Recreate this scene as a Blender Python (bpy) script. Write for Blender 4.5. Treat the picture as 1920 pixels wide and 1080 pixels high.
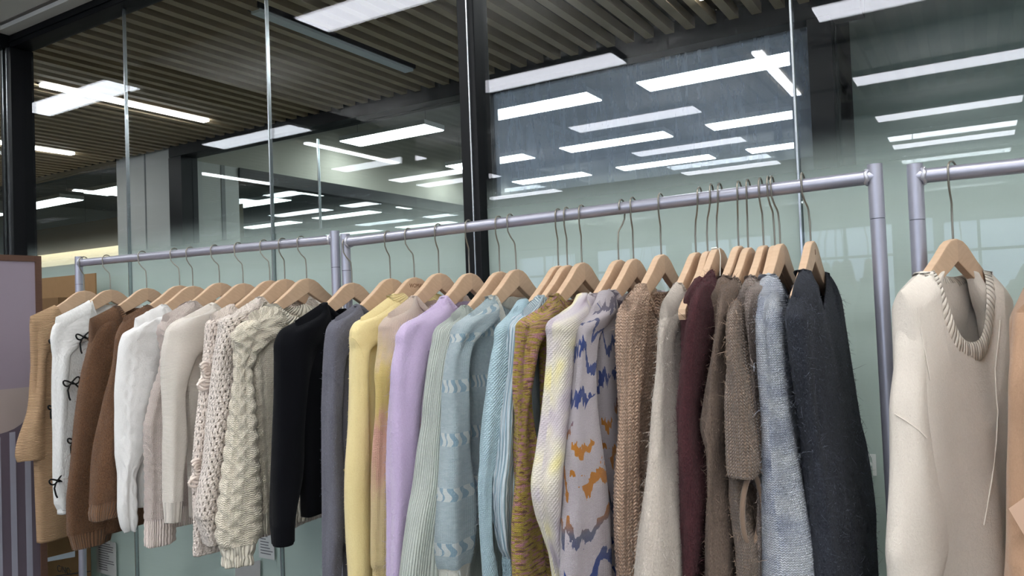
import bpy, bmesh, math, random
import numpy as np
from mathutils import Matrix, Vector
for o in list(bpy.data.objects): bpy.data.objects.remove(o)
SC = bpy.context.scene
COL = SC.collection
random.seed(7); RNG = np.random.default_rng(7)
PI = math.pi
# ------------------------------------------------------------------ camera
FPX = 1436.12
_yaw, _pitch, _roll = (math.radians(a) for a in (31.279, 1.5885, 2.148))
_f = np.array([-math.sin(_yaw)*math.cos(_pitch), math.cos(_yaw)*math.cos(_pitch), math.sin(_pitch)])
_r = np.array([math.cos(_yaw), math.sin(_yaw), 0.0]); _d = np.cross(_f, _r)
_c, _s = math.cos(_roll), math.sin(_roll)
_r, _d = _c*_r+_s*_d, -_s*_r+_c*_d
CAM = np.array([0.0, 0.0, 1.40])
cd = bpy.data.cameras.new('camera'); cam = bpy.data.objects.new('camera', cd); COL.objects.link(cam)
cd.sensor_width = 36.0; cd.lens = 36.0*FPX/1920.0; cd.clip_start = 0.02; cd.clip_end = 100
cam.matrix_world = Matrix(((_r[0], -_d[0], -_f[0], CAM[0]), (_r[1], -_d[1], -_f[1], CAM[1]), (_r[2], -_d[2], -_f[2], CAM[2]), (0, 0, 0, 1)))
SC.camera = cam
# ------------------------------------------------------------------ world, exposure
w = bpy.data.worlds.new('world'); SC.world = w; w.use_nodes = True
w.node_tree.nodes['Background'].inputs[0].default_value = (0.55, 0.6, 0.7, 1)
w.node_tree.nodes['Background'].inputs[1].default_value = 0.12
SC.view_settings.view_transform = 'Standard'; SC.view_settings.look = 'None'
SC.view_settings.gamma = 1.0; SC.view_settings.use_curve_mapping = False
SC.view_settings.exposure = 0.4
ROOM_LAMP, OFFICE_LAMP, HALL_LAMP = 14.0, 20.0, 20.0
ROOM_ADDED_FILL = 22.0  # strength of emitters added atop the room panels as fill
cy = SC.cycles
cy.use_denoising = True; cy.use_adaptive_sampling = True; cy.adaptive_threshold = 0.05; cy.adaptive_min_samples = 24; cy.max_bounces = 6; cy.transparent_max_bounces = 16; cy.diffuse_bounces = 3
cy.glossy_bounces = 3; cy.caustics_reflective = False; cy.caustics_refractive = False; cy.sample_clamp_indirect = 6.0

# ------------------------------------------------------------------ measuring helpers (a pixel of the photo -> a point of the place)
def ray(x, y): return _f+(x-960)/FPX*_r+(y-540)/FPX*_d
def atY(x, y, Y): v = ray(x, y); return CAM+v*(Y/v[1])
def atX(x, y, X): v = ray(x, y); return CAM+v*(X/v[0])
def atZ(x, y, Z): v = ray(x, y); return CAM+v*((Z-CAM[2])/v[2])
def lin(c):
    f = lambda v: v/12.92 if v <= 0.04045 else ((v+0.055)/1.055)**2.4
    return tuple(f(x/255.0) for x in c)+(1.0,)

# ------------------------------------------------------------------ materials
MATS = {}
class NT:
    """small helper to write shader math"""
    def __init__(s, name):
        s.m = bpy.data.materials.new(name); s.m.use_nodes = True; s.t = s.m.node_tree
        s.n, s.l = s.t.nodes, s.t.links
        s.out = s.n['Material Output']; s.b = s.n['Principled BSDF']
    def new(s, typ, **kw):
        nd = s.n.new(typ)
        for k, v in kw.items(): setattr(nd, k, v)
        return nd
    def put(s, sock, v):
        if v is None: return
        if hasattr(v, 'links'): s.l.new(v, sock)
        else:
            if isinstance(v, (tuple, list)) and len(v) == 3 and sock.type == 'RGBA': v = tuple(v)+(1,)
            sock.default_value = v
    def M(s, op, a, b=None, c=None, clamp=False):
        nd = s.new('ShaderNodeMath', operation=op); nd.use_clamp = clamp
        for i, v in enumerate((a, b, c)): s.put(nd.inputs[i], v)
        return nd.outputs[0]
    def mix(s, fac, a, b):
        nd = s.new('ShaderNodeMix', data_type='RGBA'); s.put(nd.inputs[0], fac); s.put(nd.inputs[6], a); s.put(nd.inputs[7], b)
        return nd.outputs[2]
    def ramp(s, fac, stops, interp='LINEAR'):
        nd = s.new('ShaderNodeValToRGB'); nd.color_ramp.interpolation = interp
        e = nd.color_ramp.elements
        while len(e) < len(stops): e.new(0.5)
        for el, (p, c) in zip(e, stops): el.position = p; el.color = c
        s.put(nd.inputs[0], fac); return nd.outputs[0]
    def noise(s, vec, scale, detail=2, rough=0.5, dist=0.0, out=0):
        nd = s.new('ShaderNodeTexNoise'); s.put(nd.inputs['Vector'], vec)
        nd.inputs['Scale'].default_value = scale; nd.inputs['Detail'].default_value = detail
        nd.inputs['Roughness'].default_value = rough; nd.inputs['Distortion'].default_value = dist
        return nd.outputs[out]
    def scaled(s, vec, sc, loc=(0, 0, 0)):
        nd = s.new('ShaderNodeMapping'); s.put(nd.inputs[0], vec); nd.inputs['Scale'].default_value = sc
        nd.inputs['Location'].default_value = loc
        return nd.outputs[0]
    def uv(s): return s.new('ShaderNodeTexCoord').outputs['UV']
    def obj(s): return s.new('ShaderNodeTexCoord').outputs['Object']
    def sep(s, v):
        nd = s.new('ShaderNodeSeparateXYZ'); s.put(nd.inputs[0], v); return nd.outputs
    def bump(s, h, strength, dist):
        nd = s.new('ShaderNodeBump'); nd.inputs['Strength'].default_value = strength; nd.inputs['Distance'].default_value = dist
        s.put(nd.inputs['Height'], h); return nd.outputs[0]
    def std(s, col, rough=0.6, metal=0.0, spec=0.5, normal=None):
        s.put(s.b.inputs['Base Color'], col); s.put(s.b.inputs['Roughness'], rough); s.b.inputs['Metallic'].default_value = metal
        s.b.inputs['Specular IOR Level'].default_value = spec
        if normal is not None: s.l.new(normal, s.b.inputs['Normal'])
        return s.m
def plain(name, c, rough=0.6, metal=0.0, spec=0.5, var=0.06, sc=30.0, bump=0.0):
    if name in MATS: return MATS[name]
    t = NT(name); c = lin(c)
    n = t.noise(t.obj(), sc, 3)
    hi = tuple(min(1, x*(1+var)) for x in c[:3])+(1,); lo = tuple(x*(1-var) for x in c[:3])+(1,)
    m = t.std(t.mix(n, lo, hi), rough, metal, spec, t.bump(n, bump, 0.002) if bump else None)
    MATS[name] = m; return m
def emit(name, c, strength):
    if name in MATS: return MATS[name]
    t = NT(name); t.b.inputs['Base Color'].default_value = (0.8, 0.8, 0.8, 1)
    t.b.inputs['Emission Color'].default_value = c; t.b.inputs['Emission Strength'].default_value = strength
    MATS[name] = t.m; return t.m
def glass(name, tint=(0.93, 0.97, 0.96), refl=1.0, dust=0.0, dustcol=(150, 160, 175)):
    if name in MATS: return MATS[name]
    t = NT(name); t.n.remove(t.b)
    lw = t.new('ShaderNodeLayerWeight'); lw.inputs[0].default_value = 0.5
    f5 = t.M('POWER', lw.outputs['Facing'], 5.0)
    fr = t.M('MULTIPLY_ADD', f5, 0.9*refl, 0.045*refl, clamp=True)
    tr = t.new('ShaderNodeBsdfTransparent'); tr.inputs[0].default_value = tint+(1,)
    gl = t.new('ShaderNodeBsdfGlossy'); gl.inputs['Roughness'].default_value = 0.0; gl.inputs[0].default_value = (0.93, 0.93, 1.0, 1)
    a = tr.outputs[0]
    if dust > 0:
        tl = t.new('ShaderNodeBsdfTranslucent'); tl.inputs[0].default_value = lin(dustcol)
        df = t.new('ShaderNodeBsdfDiffuse'); df.inputs[0].default_value = lin(dustcol)
        ms = t.new('ShaderNodeMixShader'); ms.inputs[0].default_value = 0.35
        t.l.new(tl.outputs[0], ms.inputs[1]); t.l.new(df.outputs[0], ms.inputs[2])
        n1 = t.noise(t.scaled(t.obj(), (6, 6, 1.2)), 3.0, 5, 0.65)
        n2 = t.noise(t.scaled(t.obj(), (60, 60, 6)), 2.0, 2, 0.6)
        nn = t.M('MULTIPLY_ADD', n2, 0.14, t.M('MULTIPLY', n1, 1.1))
        df2 = t.M('MULTIPLY', t.M('MULTIPLY_ADD', nn, 0.55, 0.1, clamp=True), dust, clamp=True)
        m2 = t.new('ShaderNodeMixShader'); t.l.new(df2, m2.inputs[0]); t.l.new(a, m2.inputs[1]); t.l.new(ms.outputs[0], m2.inputs[2]); a = m2.outputs[0]
    mx = t.new('ShaderNodeMixShader'); t.l.new(fr, mx.inputs[0]); t.l.new(a, mx.inputs[1]); t.l.new(gl.outputs[0], mx.inputs[2])
    t.l.new(mx.outputs[0], t.out.inputs[0]); MATS[name] = t.m; return t.m
def wood(name, c1, c2, ang=0.0):
    if name in MATS: return MATS[name]
    t = NT(name); mp = t.new('ShaderNodeMapping'); t.put(mp.inputs[0], t.obj())
    mp.inputs['Rotation'].default_value = (0, 0, 0); mp.inputs['Scale'].default_value = (1, 8, 45)
    sh = t.new('ShaderNodeMapping'); t.put(sh.inputs[0], t.obj()); sh.inputs['Rotation'].default_value = (ang, 0, 0); t.l.new(sh.outputs[0], mp.inputs[0])
    n = t.noise(mp.outputs[0], 3.0, 4, 0.6, 0.4)
    n2 = t.noise(t.obj(), 14.0, 2)
    col = t.mix(t.M('MULTIPLY_ADD', n2, 0.35, t.M('MULTIPLY', n, 0.8), clamp=True), lin(c1), lin(c2))
    MATS[name] = t.std(col, 0.5, 0, 0.35, t.bump(n, 0.12, 0.001)); return MATS[name]

# ------------------------------------------------------------------ mesh helpers
def link(name, me, mat=None, parent=None):
    o = bpy.data.objects.new(name, me); COL.objects.link(o)
    if mat is not None: me.materials.append(mat)
    if parent is not None: o.parent = parent
    return o
def tag(o, label=None, cat=None, group=None, kind=None):
    if label: o['label'] = label
    if cat: o['category'] = cat
    if group: o['group'] = group
    if kind: o['kind'] = kind
    return o
def empty(name, loc=(0, 0, 0)):
    o = bpy.data.objects.new(name, None); COL.objects.link(o); o.location = loc; o.empty_display_size = 0.05; return o
def np_mesh(name, V, Q, UV=None, smooth=True):
    """V (n,3), Q (m,4) quads, UV (m,4,2)"""
    me = bpy.data.meshes.new(name); V = np.asarray(V, np.float32); Q = np.asarray(Q, np.int32)
    me.vertices.add(len(V)); me.vertices.foreach_set('co', V.ravel())
    k = Q.shape[1]
    me.loops.add(Q.size); me.loops.foreach_set('vertex_index', Q.ravel())
    me.polygons.add(len(Q)); me.polygons.foreach_set('loop_start', np.arange(0, Q.size, k, dtype=np.int32))
    me.polygons.foreach_set('loop_total', np.full(len(Q), k, np.int32))
    me.polygons.foreach_set('use_smooth', np.full(len(Q), bool(smooth)))
    if UV is not None:
        l = me.uv_layers.new(name='UVMap'); l.data.foreach_set('uv', np.asarray(UV, np.float32).ravel())
    me.update(); me.validate(); return me
class MB:
    def __init__(s): s.v, s.f, s.sm = [], [], []
    def add(s, vs, fs, smooth=False):
        n = len(s.v); s.v += [tuple(float(c) for c in p) for p in vs]; s.f += [[n+i for i in f] for f in fs]; s.sm += [smooth]*len(fs); return s
    def box(s, a, b):
        (x0, y0, z0), (x1, y1, z1) = a, b
        return s.add([(x0, y0, z0), (x1, y0, z0), (x1, y1, z0), (x0, y1, z0), (x0, y0, z1), (x1, y0, z1), (x1, y1, z1), (x0, y1, z1)],
                     [(0, 3, 2, 1), (4, 5, 6, 7), (0, 1, 5, 4), (1, 2, 6, 5), (2, 3, 7, 6), (3, 0, 4, 7)])
    def tube(s, pts, r, seg=10, cap=True, rs=None):
        pts = [np.array(p, float) for p in pts]; n = len(pts); vs, fs = [], []
        up = None
        for i, p in enumerate(pts):
            t = pts[min(i+1, n-1)]-pts[max(i-1, 0)]; t = t/np.linalg.norm(t)
            if up is None:
                up = np.array([0, 0, 1.0]) if abs(t[2]) < 0.9 else np.array([1.0, 0, 0])
            a = np.cross(t, up); a /= np.linalg.norm(a); up = np.cross(a, t); up /= np.linalg.norm(up)
            rr = rs[i] if rs is not None else r
            for k in range(seg):
                th = 2*PI*k/seg; vs.append(p+rr*(math.cos(th)*a+math.sin(th)*up))
        for i in range(n-1):
            for k in range(seg): fs.append((i*seg+k, i*seg+(k+1) % seg, (i+1)*seg+(k+1) % seg, (i+1)*seg+k))
        s.add(vs, fs, True)
        if cap:
            s.add(vs[:seg], [list(range(seg))[::-1]]); s.add(vs[-seg:], [list(range(seg))])
        return s
    def prism(s, poly, n, th):
        """poly: 3D outline, extruded by th along n"""
        n = np.array(n, float); k = len(poly); a = [np.array(p, float) for p in poly]; b = [p+n*th for p in a]
        return s.add(a+b, [list(range(k)), list(range(2*k-1, k-1, -1))]+[(i, i+k, (i+1) % k+k, (i+1) % k) for i in range(k)])
    def mesh(s, name='m'):
        me = bpy.data.meshes.new(name); me.from_pydata(s.v, [], s.f); me.polygons.foreach_set('use_smooth', s.sm)
        bm = bmesh.new(); bm.from_mesh(me); bmesh.ops.recalc_face_normals(bm, faces=bm.faces); bm.to_mesh(me); bm.free(); me.update(); return me
    def build(s, name, mat, parent=None): return link(name, s.mesh(name), mat, parent)
def box(name, a, b, mat, parent=None): return MB().box(a, b).build(name, mat, parent)
def bevelled(o, wd=0.003, seg=2):
    m = o.modifiers.new('bevel', 'BEVEL'); m.width = wd; m.segments = seg; m.limit_method = 'ANGLE'; return o
def struct(o, label=None): 
    o['kind'] = 'structure'
    if label: o['label'] = label
    return o
def text(name, s, size, mat, M, parent=None, ext=0.0004):
    c = bpy.data.curves.new(name, 'FONT'); c.body = s; c.size = size; c.extrude = ext; c.align_x = 'CENTER'; c.align_y = 'CENTER'
    o = bpy.data.objects.new(name, c); COL.objects.link(o); c.materials.append(mat); o.matrix_world = M
    bpy.context.view_layer.update(); dg = bpy.context.evaluated_depsgraph_get()
    me = bpy.data.meshes.new_from_object(o.evaluated_get(dg)); bpy.data.objects.remove(o)
    if not me.materials: me.materials.append(mat)
    m = bpy.data.objects.new(name, me); COL.objects.link(m); m.parent = parent; return m
# ================================================================== the setting
GY, OY = 1.85, 3.93           # our glass wall, the office front across the hall
black = plain('black_frame', (12, 13, 17), 0.5, 0.0, 0.22, 0.05)
steel = plain('seam_metal', (190, 195, 200), 0.25, 0.9)
def concrete(name, c):
    t = NT(name); n = t.noise(t.obj(), 1.6, 6, 0.6); n2 = t.noise(t.obj(), 18.0, 3)
    a, b = lin(tuple(x*0.8 for x in c)), lin(tuple(min(255, x*1.12) for x in c))
    return t.std(t.mix(t.M('MULTIPLY_ADD', n2, 0.3, t.M('MULTIPLY', n, 0.8)), a, b), 0.85, 0, 0.3, t.bump(n2, 0.15, 0.004))
ceil_m = concrete('concrete_ceiling', (160, 160, 154)); floor_m = concrete('floor_screed', (112, 112, 108))
wall_m = plain('painted_wall', (188, 188, 184), 0.85, 0, 0.3, 0.03, 3.0)
offwall_m = plain('office_wall', (160, 157, 147), 0.85, 0, 0.3, 0.03, 3.0)
struct(box('floor', (-14, -9, -0.1), (7, 16, 0.0), floor_m))
struct(box('ceiling', (-14, -9, 3.55), (7, GY+0.02, 3.65), ceil_m))
struct(box('wall_right', (6.0, -9, 0), (6.15, 16, 3.65), wall_m))
struct(box('wall_left', (-14.15, -9, 0), (-14, 16, 3.65), wall_m))
wb = struct(box('wall_back', (-14, -9.15, 0), (7, -9, 3.65), wall_m))
for k in range(7):                                       # windows behind the viewer, seen only as pale reflections
    x = -7.6+k*1.75
    wn = struct(box('window_%d' % (k+10), (x, -9.0, 1.0), (x+1.3, -8.97, 2.5), emit('daylight_pane', (0.62, 0.75, 0.95, 1), 3.0)))
    for a, b in (((x-.04, -9, .96), (x, -8.94, 2.54)), ((x+1.3, -9, .96), (x+1.34, -8.94, 2.54)), ((x+.63, -9, 1.0), (x+.67, -8.95, 2.5)), ((x, -9, 2.5), (x+1.3, -8.94, 2.54)), ((x, -9, .96), (x+1.3, -8.94, 1.0)), ((x, -9, 1.98), (x+1.3, -8.95, 2.02))):
        box('window_frame', a, b, black, wn)
# ---- glass wall between the room and the hall
SEAMS = [-3.75, -2.933, -2.091, -1.23, -0.34, 0.53, 1.40, 2.27, 3.14, 4.0]
gw = struct(empty('window_1', (0, GY, 0)), 'glass partition in black frames with frosted lower film')
def at0(o): o.location = (0, -GY, 0); return o          # children of the partition keep world coordinates
pane_m = glass('clear_pane', (0.95, 0.968, 0.964), 0.46)
def film_material():
    t = NT('frosted_film'); z = t.sep(t.obj())[2]
    tr = t.new('ShaderNodeBsdfTransparent')
    df = t.new('ShaderNodeBsdfDiffuse'); tl = t.new('ShaderNodeBsdfTranslucent')
    n = t.noise(t.scaled(t.obj(), (0.6, 0.6, 260)), 1.0, 2, 0.6); n3 = t.noise(t.scaled(t.obj(), (7, 7, 0.7)), 1.0, 3)
    col = t.mix(t.M('MULTIPLY_ADD', n, 0.6, t.M('MULTIPLY', n3, 0.5), clamp=True), lin((214, 224, 219)), lin((228, 237, 232)))
    t.put(df.inputs[0], col); t.put(tl.inputs[0], col)
    ms = t.new('ShaderNodeMixShader'); ms.inputs[0].default_value = 0.32; t.l.new(df.outputs[0], ms.inputs[1]); t.l.new(tl.outputs[0], ms.inputs[2])
    mr = t.new('ShaderNodeMapRange', interpolation_type='SMOOTHSTEP'); t.put(mr.inputs[0], t.M('MULTIPLY_ADD', n, 0.012, z))
    mr.inputs[1].default_value = 1.80; mr.inputs[2].default_value = 1.53; mr.inputs[3].default_value = 0.0; mr.inputs[4].default_value = 0.97
    mx = t.new('ShaderNodeMixShader'); t.l.new(mr.outputs[0], mx.inputs[0]); t.l.new(tr.outputs[0], mx.inputs[1]); t.l.new(ms.outputs[0], mx.inputs[2])
    t.l.new(mx.outputs[0], t.out.inputs[0]); return t.m
film_m = film_material()
ZT = 2.69
for i in range(len(SEAMS)-1):
    a, b = SEAMS[i]+0.003, SEAMS[i+1]-0.003
    at0(box('pane', (a, GY-0.005, 0.06), (b, GY+0.005, ZT+0.01), pane_m, gw))
    at0(box('frosted_film', (a+.002, GY+0.0056, 0.06), (b-.002, GY+0.0066, 2.08), film_m, gw))
for i, x in enumerate(SEAMS):
    if i in (0, 3, 6, 9): continue
    at0(box('seam', (x-0.0022, GY-0.007, 0.06), (x+0.0022, GY+0.007, ZT), steel, gw))
def mullion(x, wd=0.058):
    o = at0(box('mullion', (x-wd/2, GY-0.032, 0.0), (x+wd/2, GY+0.045, ZT), black, gw)); bevelled(o, 0.003)
    at0(box('gasket', (x-wd/2-0.006, GY-0.012, 0.06), (x-wd/2, GY+0.012, ZT), black, gw))
    at0(box('glazing_bead', (x+wd*0.12, GY-0.0375, 0.06), (x+wd*0.12+0.004, GY-0.032, ZT), steel, gw))
for x in (-1.23, 1.40, 4.0): mullion(x)
at0(box('corner_post', (-3.83, GY-0.05, 0.0), (-3.735, GY+0.05, ZT), black, gw)); 
for dx in (-3.80, -3.765): at0(box('glazing_bead', (dx, GY-0.056, 0.0), (dx+0.004, GY-0.05, ZT), steel, gw))
at0(bevelled(box('head_frame', (-3.83, GY-0.045, ZT), (4.05, GY+0.045, 2.80), black, gw), 0.003))
at0(box('head_lip', (-3.83, GY-0.052, ZT+0.022), (4.05, GY-0.045, ZT+0.027), black, gw))
at0(box('sill_frame', (-3.83, GY-0.045, 0.0), (4.05, GY+0.045, 0.06), black, gw))
at0(box('upper_wall', (-3.83, GY-0.04, 2.80), (6.0, GY+0.04, 3.56), wall_m, gw))
# return partition on the far left, square to the glass wall
rw = struct(empty('window_2', (-3.79, GY, 0)), 'glass return partition at the corner')
def at1(o): o.location = (3.79, -GY, 0); return o
at1(box('pane', (-3.795, -1.0, 0.06), (-3.785, GY-0.05, ZT), pane_m, rw))
at1(box('head_frame', (-3.83, -1.0, ZT), (-3.75, GY-0.045, 2.80), black, rw)); at1(box('sill_frame', (-3.83, -1.0, 0), (-3.75, GY-0.045, 0.06), black, rw))
at1(box('end_post', (-3.83, -1.08, 0), (-3.75, -1.0, 2.80), black, rw))
# plaster soffit over the corner
sof_m = plain('soffit_paint', (244, 240, 236), 0.8, 0, 0.3, 0.03, 4.0)
sf = struct(box('ceiling_soffit', (-3.755, 1.28, 2.768), (-2.45, GY-0.046, 2.85), sof_m))
for a, b in (((-3.755, 1.748, 2.745), (-2.45, 1.804, 2.768)), ((-3.755, 1.28, 2.745), (-3.705, 1.748, 2.768))): box('soffit_trim', a, b, sof_m, sf)
box('soffit_groove_shade', (-3.705, 1.733, 2.764), (-2.45, 1.748, 2.768), plain('groove_shade_grey', (120, 114, 110), 0.8), sf)  # flat grey strip, shade of the groove put into its colour
# ---- hall: slatted ceiling
slat_m = plain('slat_wood', (178, 158, 128), 0.55, 0, 0.4, 0.12, 9.0)
void_m = plain('slat_void', (82, 72, 57), 0.85, 0, 0.2, 0.1, 5.0)
hc = struct(box('ceiling_hall', (-14, GY+0.05, 2.86), (6, OY-0.09, 2.94), void_m), 'dark slatted hall ceiling behind the glass')
sm = MB().box((-0.023, 0, 0), (0.023, OY-0.11-GY-0.05, 0.05)).mesh('slat')
sm.materials.append(slat_m)
k = 0; x = -13.9
while x < 3.4:
    o = bpy.data.objects.new('slat', sm); COL.objects.link(o); o.parent = hc; o.location = (x, GY+0.06, 2.80); x += 0.1105
off_m = plain('unlit_diffuser', (220, 228, 234), 0.4)
for i, x in enumerate((-7.9, -6.23, -4.55, -2.74, -1.0, 0.75, 2.5)):  # last two are out of view, added to brighten the hall's right side
    e = empty('hall_light', (x, 2.91, 2.80)); lit = i != 3
    box('housing', (-0.04, -0.56, 0.003), (0.04, 0.56, 0.06), black, e)
    box('diffuser', (-0.03, -0.55, -0.012), (0.03, 0.55, 0.003), emit('hall_diffuser', (0.95, 0.98, 1, 1), HALL_LAMP) if lit else off_m, e)
    tag(e, ['slim lit strip light farthest along the slatted hall ceiling', 'slim lit strip light, second farthest on the slatted hall ceiling', 'long thin lit strip light crossing the slats by the corner post', 'unlit grey strip light set between the hall ceiling slats', 'slim lit strip light on the hall ceiling past the middle mullion', 'added fill strip light, out of view on the hall ceiling behind the cut-off rack', 'added fill strip light, out of view at the right end of the hall ceiling'][i], 'light', 'strip lights on the hall ceiling')
# ---- office front across the hall
FZ = 2.80
of = struct(empty('window_3', (0, OY, 0)), 'black framed office front across the hall')
def at2(o): o.location = (0, -OY, 0); return o
door_m = glass('office_pane_dusty', (0.90, 0.94, 0.97), 1.0, 0.75, (190, 200, 218))
opane_m = glass('office_pane', (0.90, 0.94, 0.93), 1.1, 0.02, (150, 160, 165))
at2(box('head_frame', (-5.50, OY-0.11, 2.72), (-0.40, OY+0.05, FZ+0.11), black, of))
at2(box('corner_jamb', (-5.52, OY-0.10, 0), (-5.36, OY+0.05, 2.72), black, of))
at2(box('jamb', (-0.635, OY-0.10, 0), (-0.53, OY+0.05, 2.72), black, of)); at2(box('jamb', (-2.56, OY-0.10, 0), (-2.47, OY+0.05, 2.72), black, of))
at2(box('transom', (-2.47, OY-0.09, 1.95), (-0.635, OY+0.05, 2.07), plain('transom_grey', (62, 66, 72), 0.5), of))
at2(box('pane', (-5.36, OY-0.005, 0), (-3.96, OY+0.005, 2.72), opane_m, of)); at2(box('pane', (-3.95, OY-0.005, 0), (-2.56, OY+0.005, 2.72), opane_m, of))
at2(box('seam', (-3.96, OY-0.009, 0), (-3.95, OY+0.009, 2.66), steel, of))
at2(box('pane', (-2.47, OY-0.005, 2.07), (-0.635, OY+0.005, 2.72), door_m, of)); at2(box('pane', (-2.47, OY-0.005, 0), (-0.635, OY+0.005, 1.95), opane_m, of))
at2(box('pane', (-0.53, OY-0.005, 0), (6.0, OY+0.005, FZ+0.1), opane_m, of))
at2(box('head_frame', (-0.40, OY-0.11, FZ+0.03), (6.0, OY+0.05, FZ+0.11), black, of))
ow = struct(box('wall_hall', (-6.30, OY-0.06, 0), (-5.52, OY+0.05, 3.6), wall_m)); box('panel_joint', (-5.90, OY-0.064, 0), (-5.885, OY-0.06, 2.9), plain('joint_grey', (110, 112, 112)), ow)
at2(box('pane', (-14, OY-0.005, 0), (-6.30, OY+0.005, FZ), opane_m, of)); at2(box('head_frame', (-14, OY-0.11, FZ), (-6.30, OY+0.05, FZ+0.11), black, of))
struct(box('wall_over_office', (-14, OY-0.02, FZ+0.11), (6, OY+0.05, 3.6), offwall_m))
oc = concrete('office_ceiling', (120, 122, 122))
struct(box('ceiling_office', (-14, OY+0.05, 3.55), (6, 16, 3.65), oc)); struct(box('wall_far', (-14, 15.8, 0), (6, 16, 3.6), offwall_m))
struct(box('wall_dark_room', (-0.53, 4.5, 0), (6.0, 4.6, 3.6), plain('dark_room_wall', (196, 200, 196), 0.8)))
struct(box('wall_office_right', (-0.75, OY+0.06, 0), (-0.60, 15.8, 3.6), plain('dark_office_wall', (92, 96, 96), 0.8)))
# partition inside the office: solid above and at the near end, glazed below a black head
pw = struct(box('wall_office_side', (-5.77, OY+0.06, 2.78), (-5.70, 16, 3.56), offwall_m))
box('solid_end', (-5.77, OY+0.06, 0), (-5.70, 4.66, 2.78), wall_m, pw); box('head_frame', (-5.79, 4.66, 2.66), (-5.68, 16, 2.78), black, pw)
box('frame_post', (-5.79, 8.4, 0), (-5.68, 8.5, 2.66), black, pw); box('pane', (-5.74, 4.68, 0), (-5.73, 8.4, 2.66), opane_m, pw); box('pane', (-5.74, 8.5, 0), (-5.73, 15.8, 2.66), opane_m, pw)
box('rail_upright', (-5.785, 4.47, 0), (-5.695, 4.51, 2.78), plain('joint_grey', (110, 112, 112)), pw)
# warm cove far along the hall
cv = struct(box('wall_cove', (-10.4, 5.05, 2.0), (-6.3, 5.2, 2.6), plain('cove_board', (120, 108, 90), 0.8))); 
box('cove_strip', (-10.4, 4.98, 2.13), (-6.3, 5.05, 2.27), emit('warm_strip', (1.0, 0.76, 0.46, 1), 1.9), cv)
# ---- lights
def panel_light(name, x0, x1, y0, y1, z, mat, label, group, th=0.05, rods=False):
    cx, cyy = (x0+x1)/2, (y0+y1)/2; hx, hy = (x1-x0)/2, (y1-y0)/2
    e = empty(name, (cx, cyy, z)); 
    box('housing', (-hx, -hy, 0.004), (hx, hy, th), plain('lamp_white', (205, 207, 210), 0.5), e)
    box('diffuser', (-hx+.008, -hy+.008, -0.004), (hx-.008, hy-.008, 0.004), mat, e)
    if rods and name == 'ceiling_panel_light': box('added_fill_emitter', (-hx+.02, -hy+.02, th), (hx-.02, hy-.02, th+.004), emit('added_fill_glow', (0.97, 0.98, 1.0, 1), ROOM_ADDED_FILL), e)  # added emitter on the housing top, brightens the ceiling for fill
    if rods:
        for sx in (-hx*0.8, hx*0.8):
            box('suspension_wire', (sx-.002, -.002, th), (sx+.002, .002, 3.55-z), steel, e)
    return tag(e, label, 'light', group)
room_m = emit('room_diffuser', (0.97, 0.98, 1.0, 1), ROOM_LAMP)
COLS = [(-5.96, -4.82), (-3.06, -1.91), (-0.72, 0.40), (1.62, 2.76), (3.95, 5.0)]
ROWS = [0.68, -0.90, -2.52, -3.98, -5.56]
cn = ['fifth column from the room\'s right wall', 'column over the left rack', 'column over the right rack', 'second column from the room\'s right wall', 'column beside the room\'s right wall']
rn = ['front row by the glass', 'second row from the glass', 'third row from the glass', 'fourth row from the glass', 'fifth row from the glass', 'row nearest the back windows']
for j, y in enumerate(ROWS):
    for i, (a, b) in enumerate(COLS):
        panel_light('ceiling_panel_light', a, b, y-0.125, y+0.125, 3.0, room_m, 'white room panel light, %s, %s' % (cn[i], rn[j]), 'panel lights hanging in the room', 0.05, True)
office_m = emit('office_diffuser', (0.93, 0.98, 1.0, 1), OFFICE_LAMP)
oc_n = ['leftmost column', 'second column from the side partition', 'second column from the dark wall', 'column by the dark wall']
for j, y in enumerate((5.92, 7.74, 9.30, 11.45, 13.2)):
    for i, (a, b) in enumerate(((-5.50, -4.40), (-3.93, -2.70), (-2.27, -1.02))):
        panel_light('office_panel_light', a, b, y-0.16, y+0.16, 3.18, office_m, 'bright white office panel light, %s, row %s from the hall' % (oc_n[i], ['first', 'second', 'third', 'fourth', 'fifth'][j]), 'panel lights in the office across the hall', 0.05, True)
far_m = emit('side_office_diffuser', (0.93, 0.98, 1.0, 1), 5.5)
for j, y in enumerate((5.2, 7.0, 8.8, 10.8)):
    for i, x in enumerate((-12.4, -10.6, -8.9, -7.2)):
        panel_light('side_office_light', x, x+1.2, y-0.15, y+0.15, 2.95, far_m, 'small pale panel light beyond the side partition, %s, %s' % (['farthest column', 'third column', 'second column', 'nearest column'][i], ['first row', 'second row', 'third row', 'fourth row', 'last row'][j]), 'panel lights in the side office', 0.05, True)
# conduits under the room ceiling (seen reflected in the glass on the right)
cm = plain('conduit_grey', (70, 72, 74), 0.5)
for i, (x, y) in enumerate(((0.2, -1.6), (0.9, -3.1), (-0.2, -4.6))):
    tag(MB().tube([(x-2.0, y, 3.50), (x+2.6, y, 3.50)], 0.016, 8).build('conduit_pipe', cm), ['grey conduit pipe under the concrete ceiling, nearest the glass', 'grey conduit pipe under the ceiling, middle one', 'grey conduit pipe under the ceiling, farthest from the glass'][i], 'pipe', 'conduits under the room ceiling')
box_d = tag(box('ventilation_duct', (-1.2, -6.6, 3.1), (4.5, -6.1, 3.45), plain('duct_metal', (110, 112, 114), 0.45, 0.6)), 'long rectangular grey ventilation duct under the concrete ceiling', 'duct')
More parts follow.
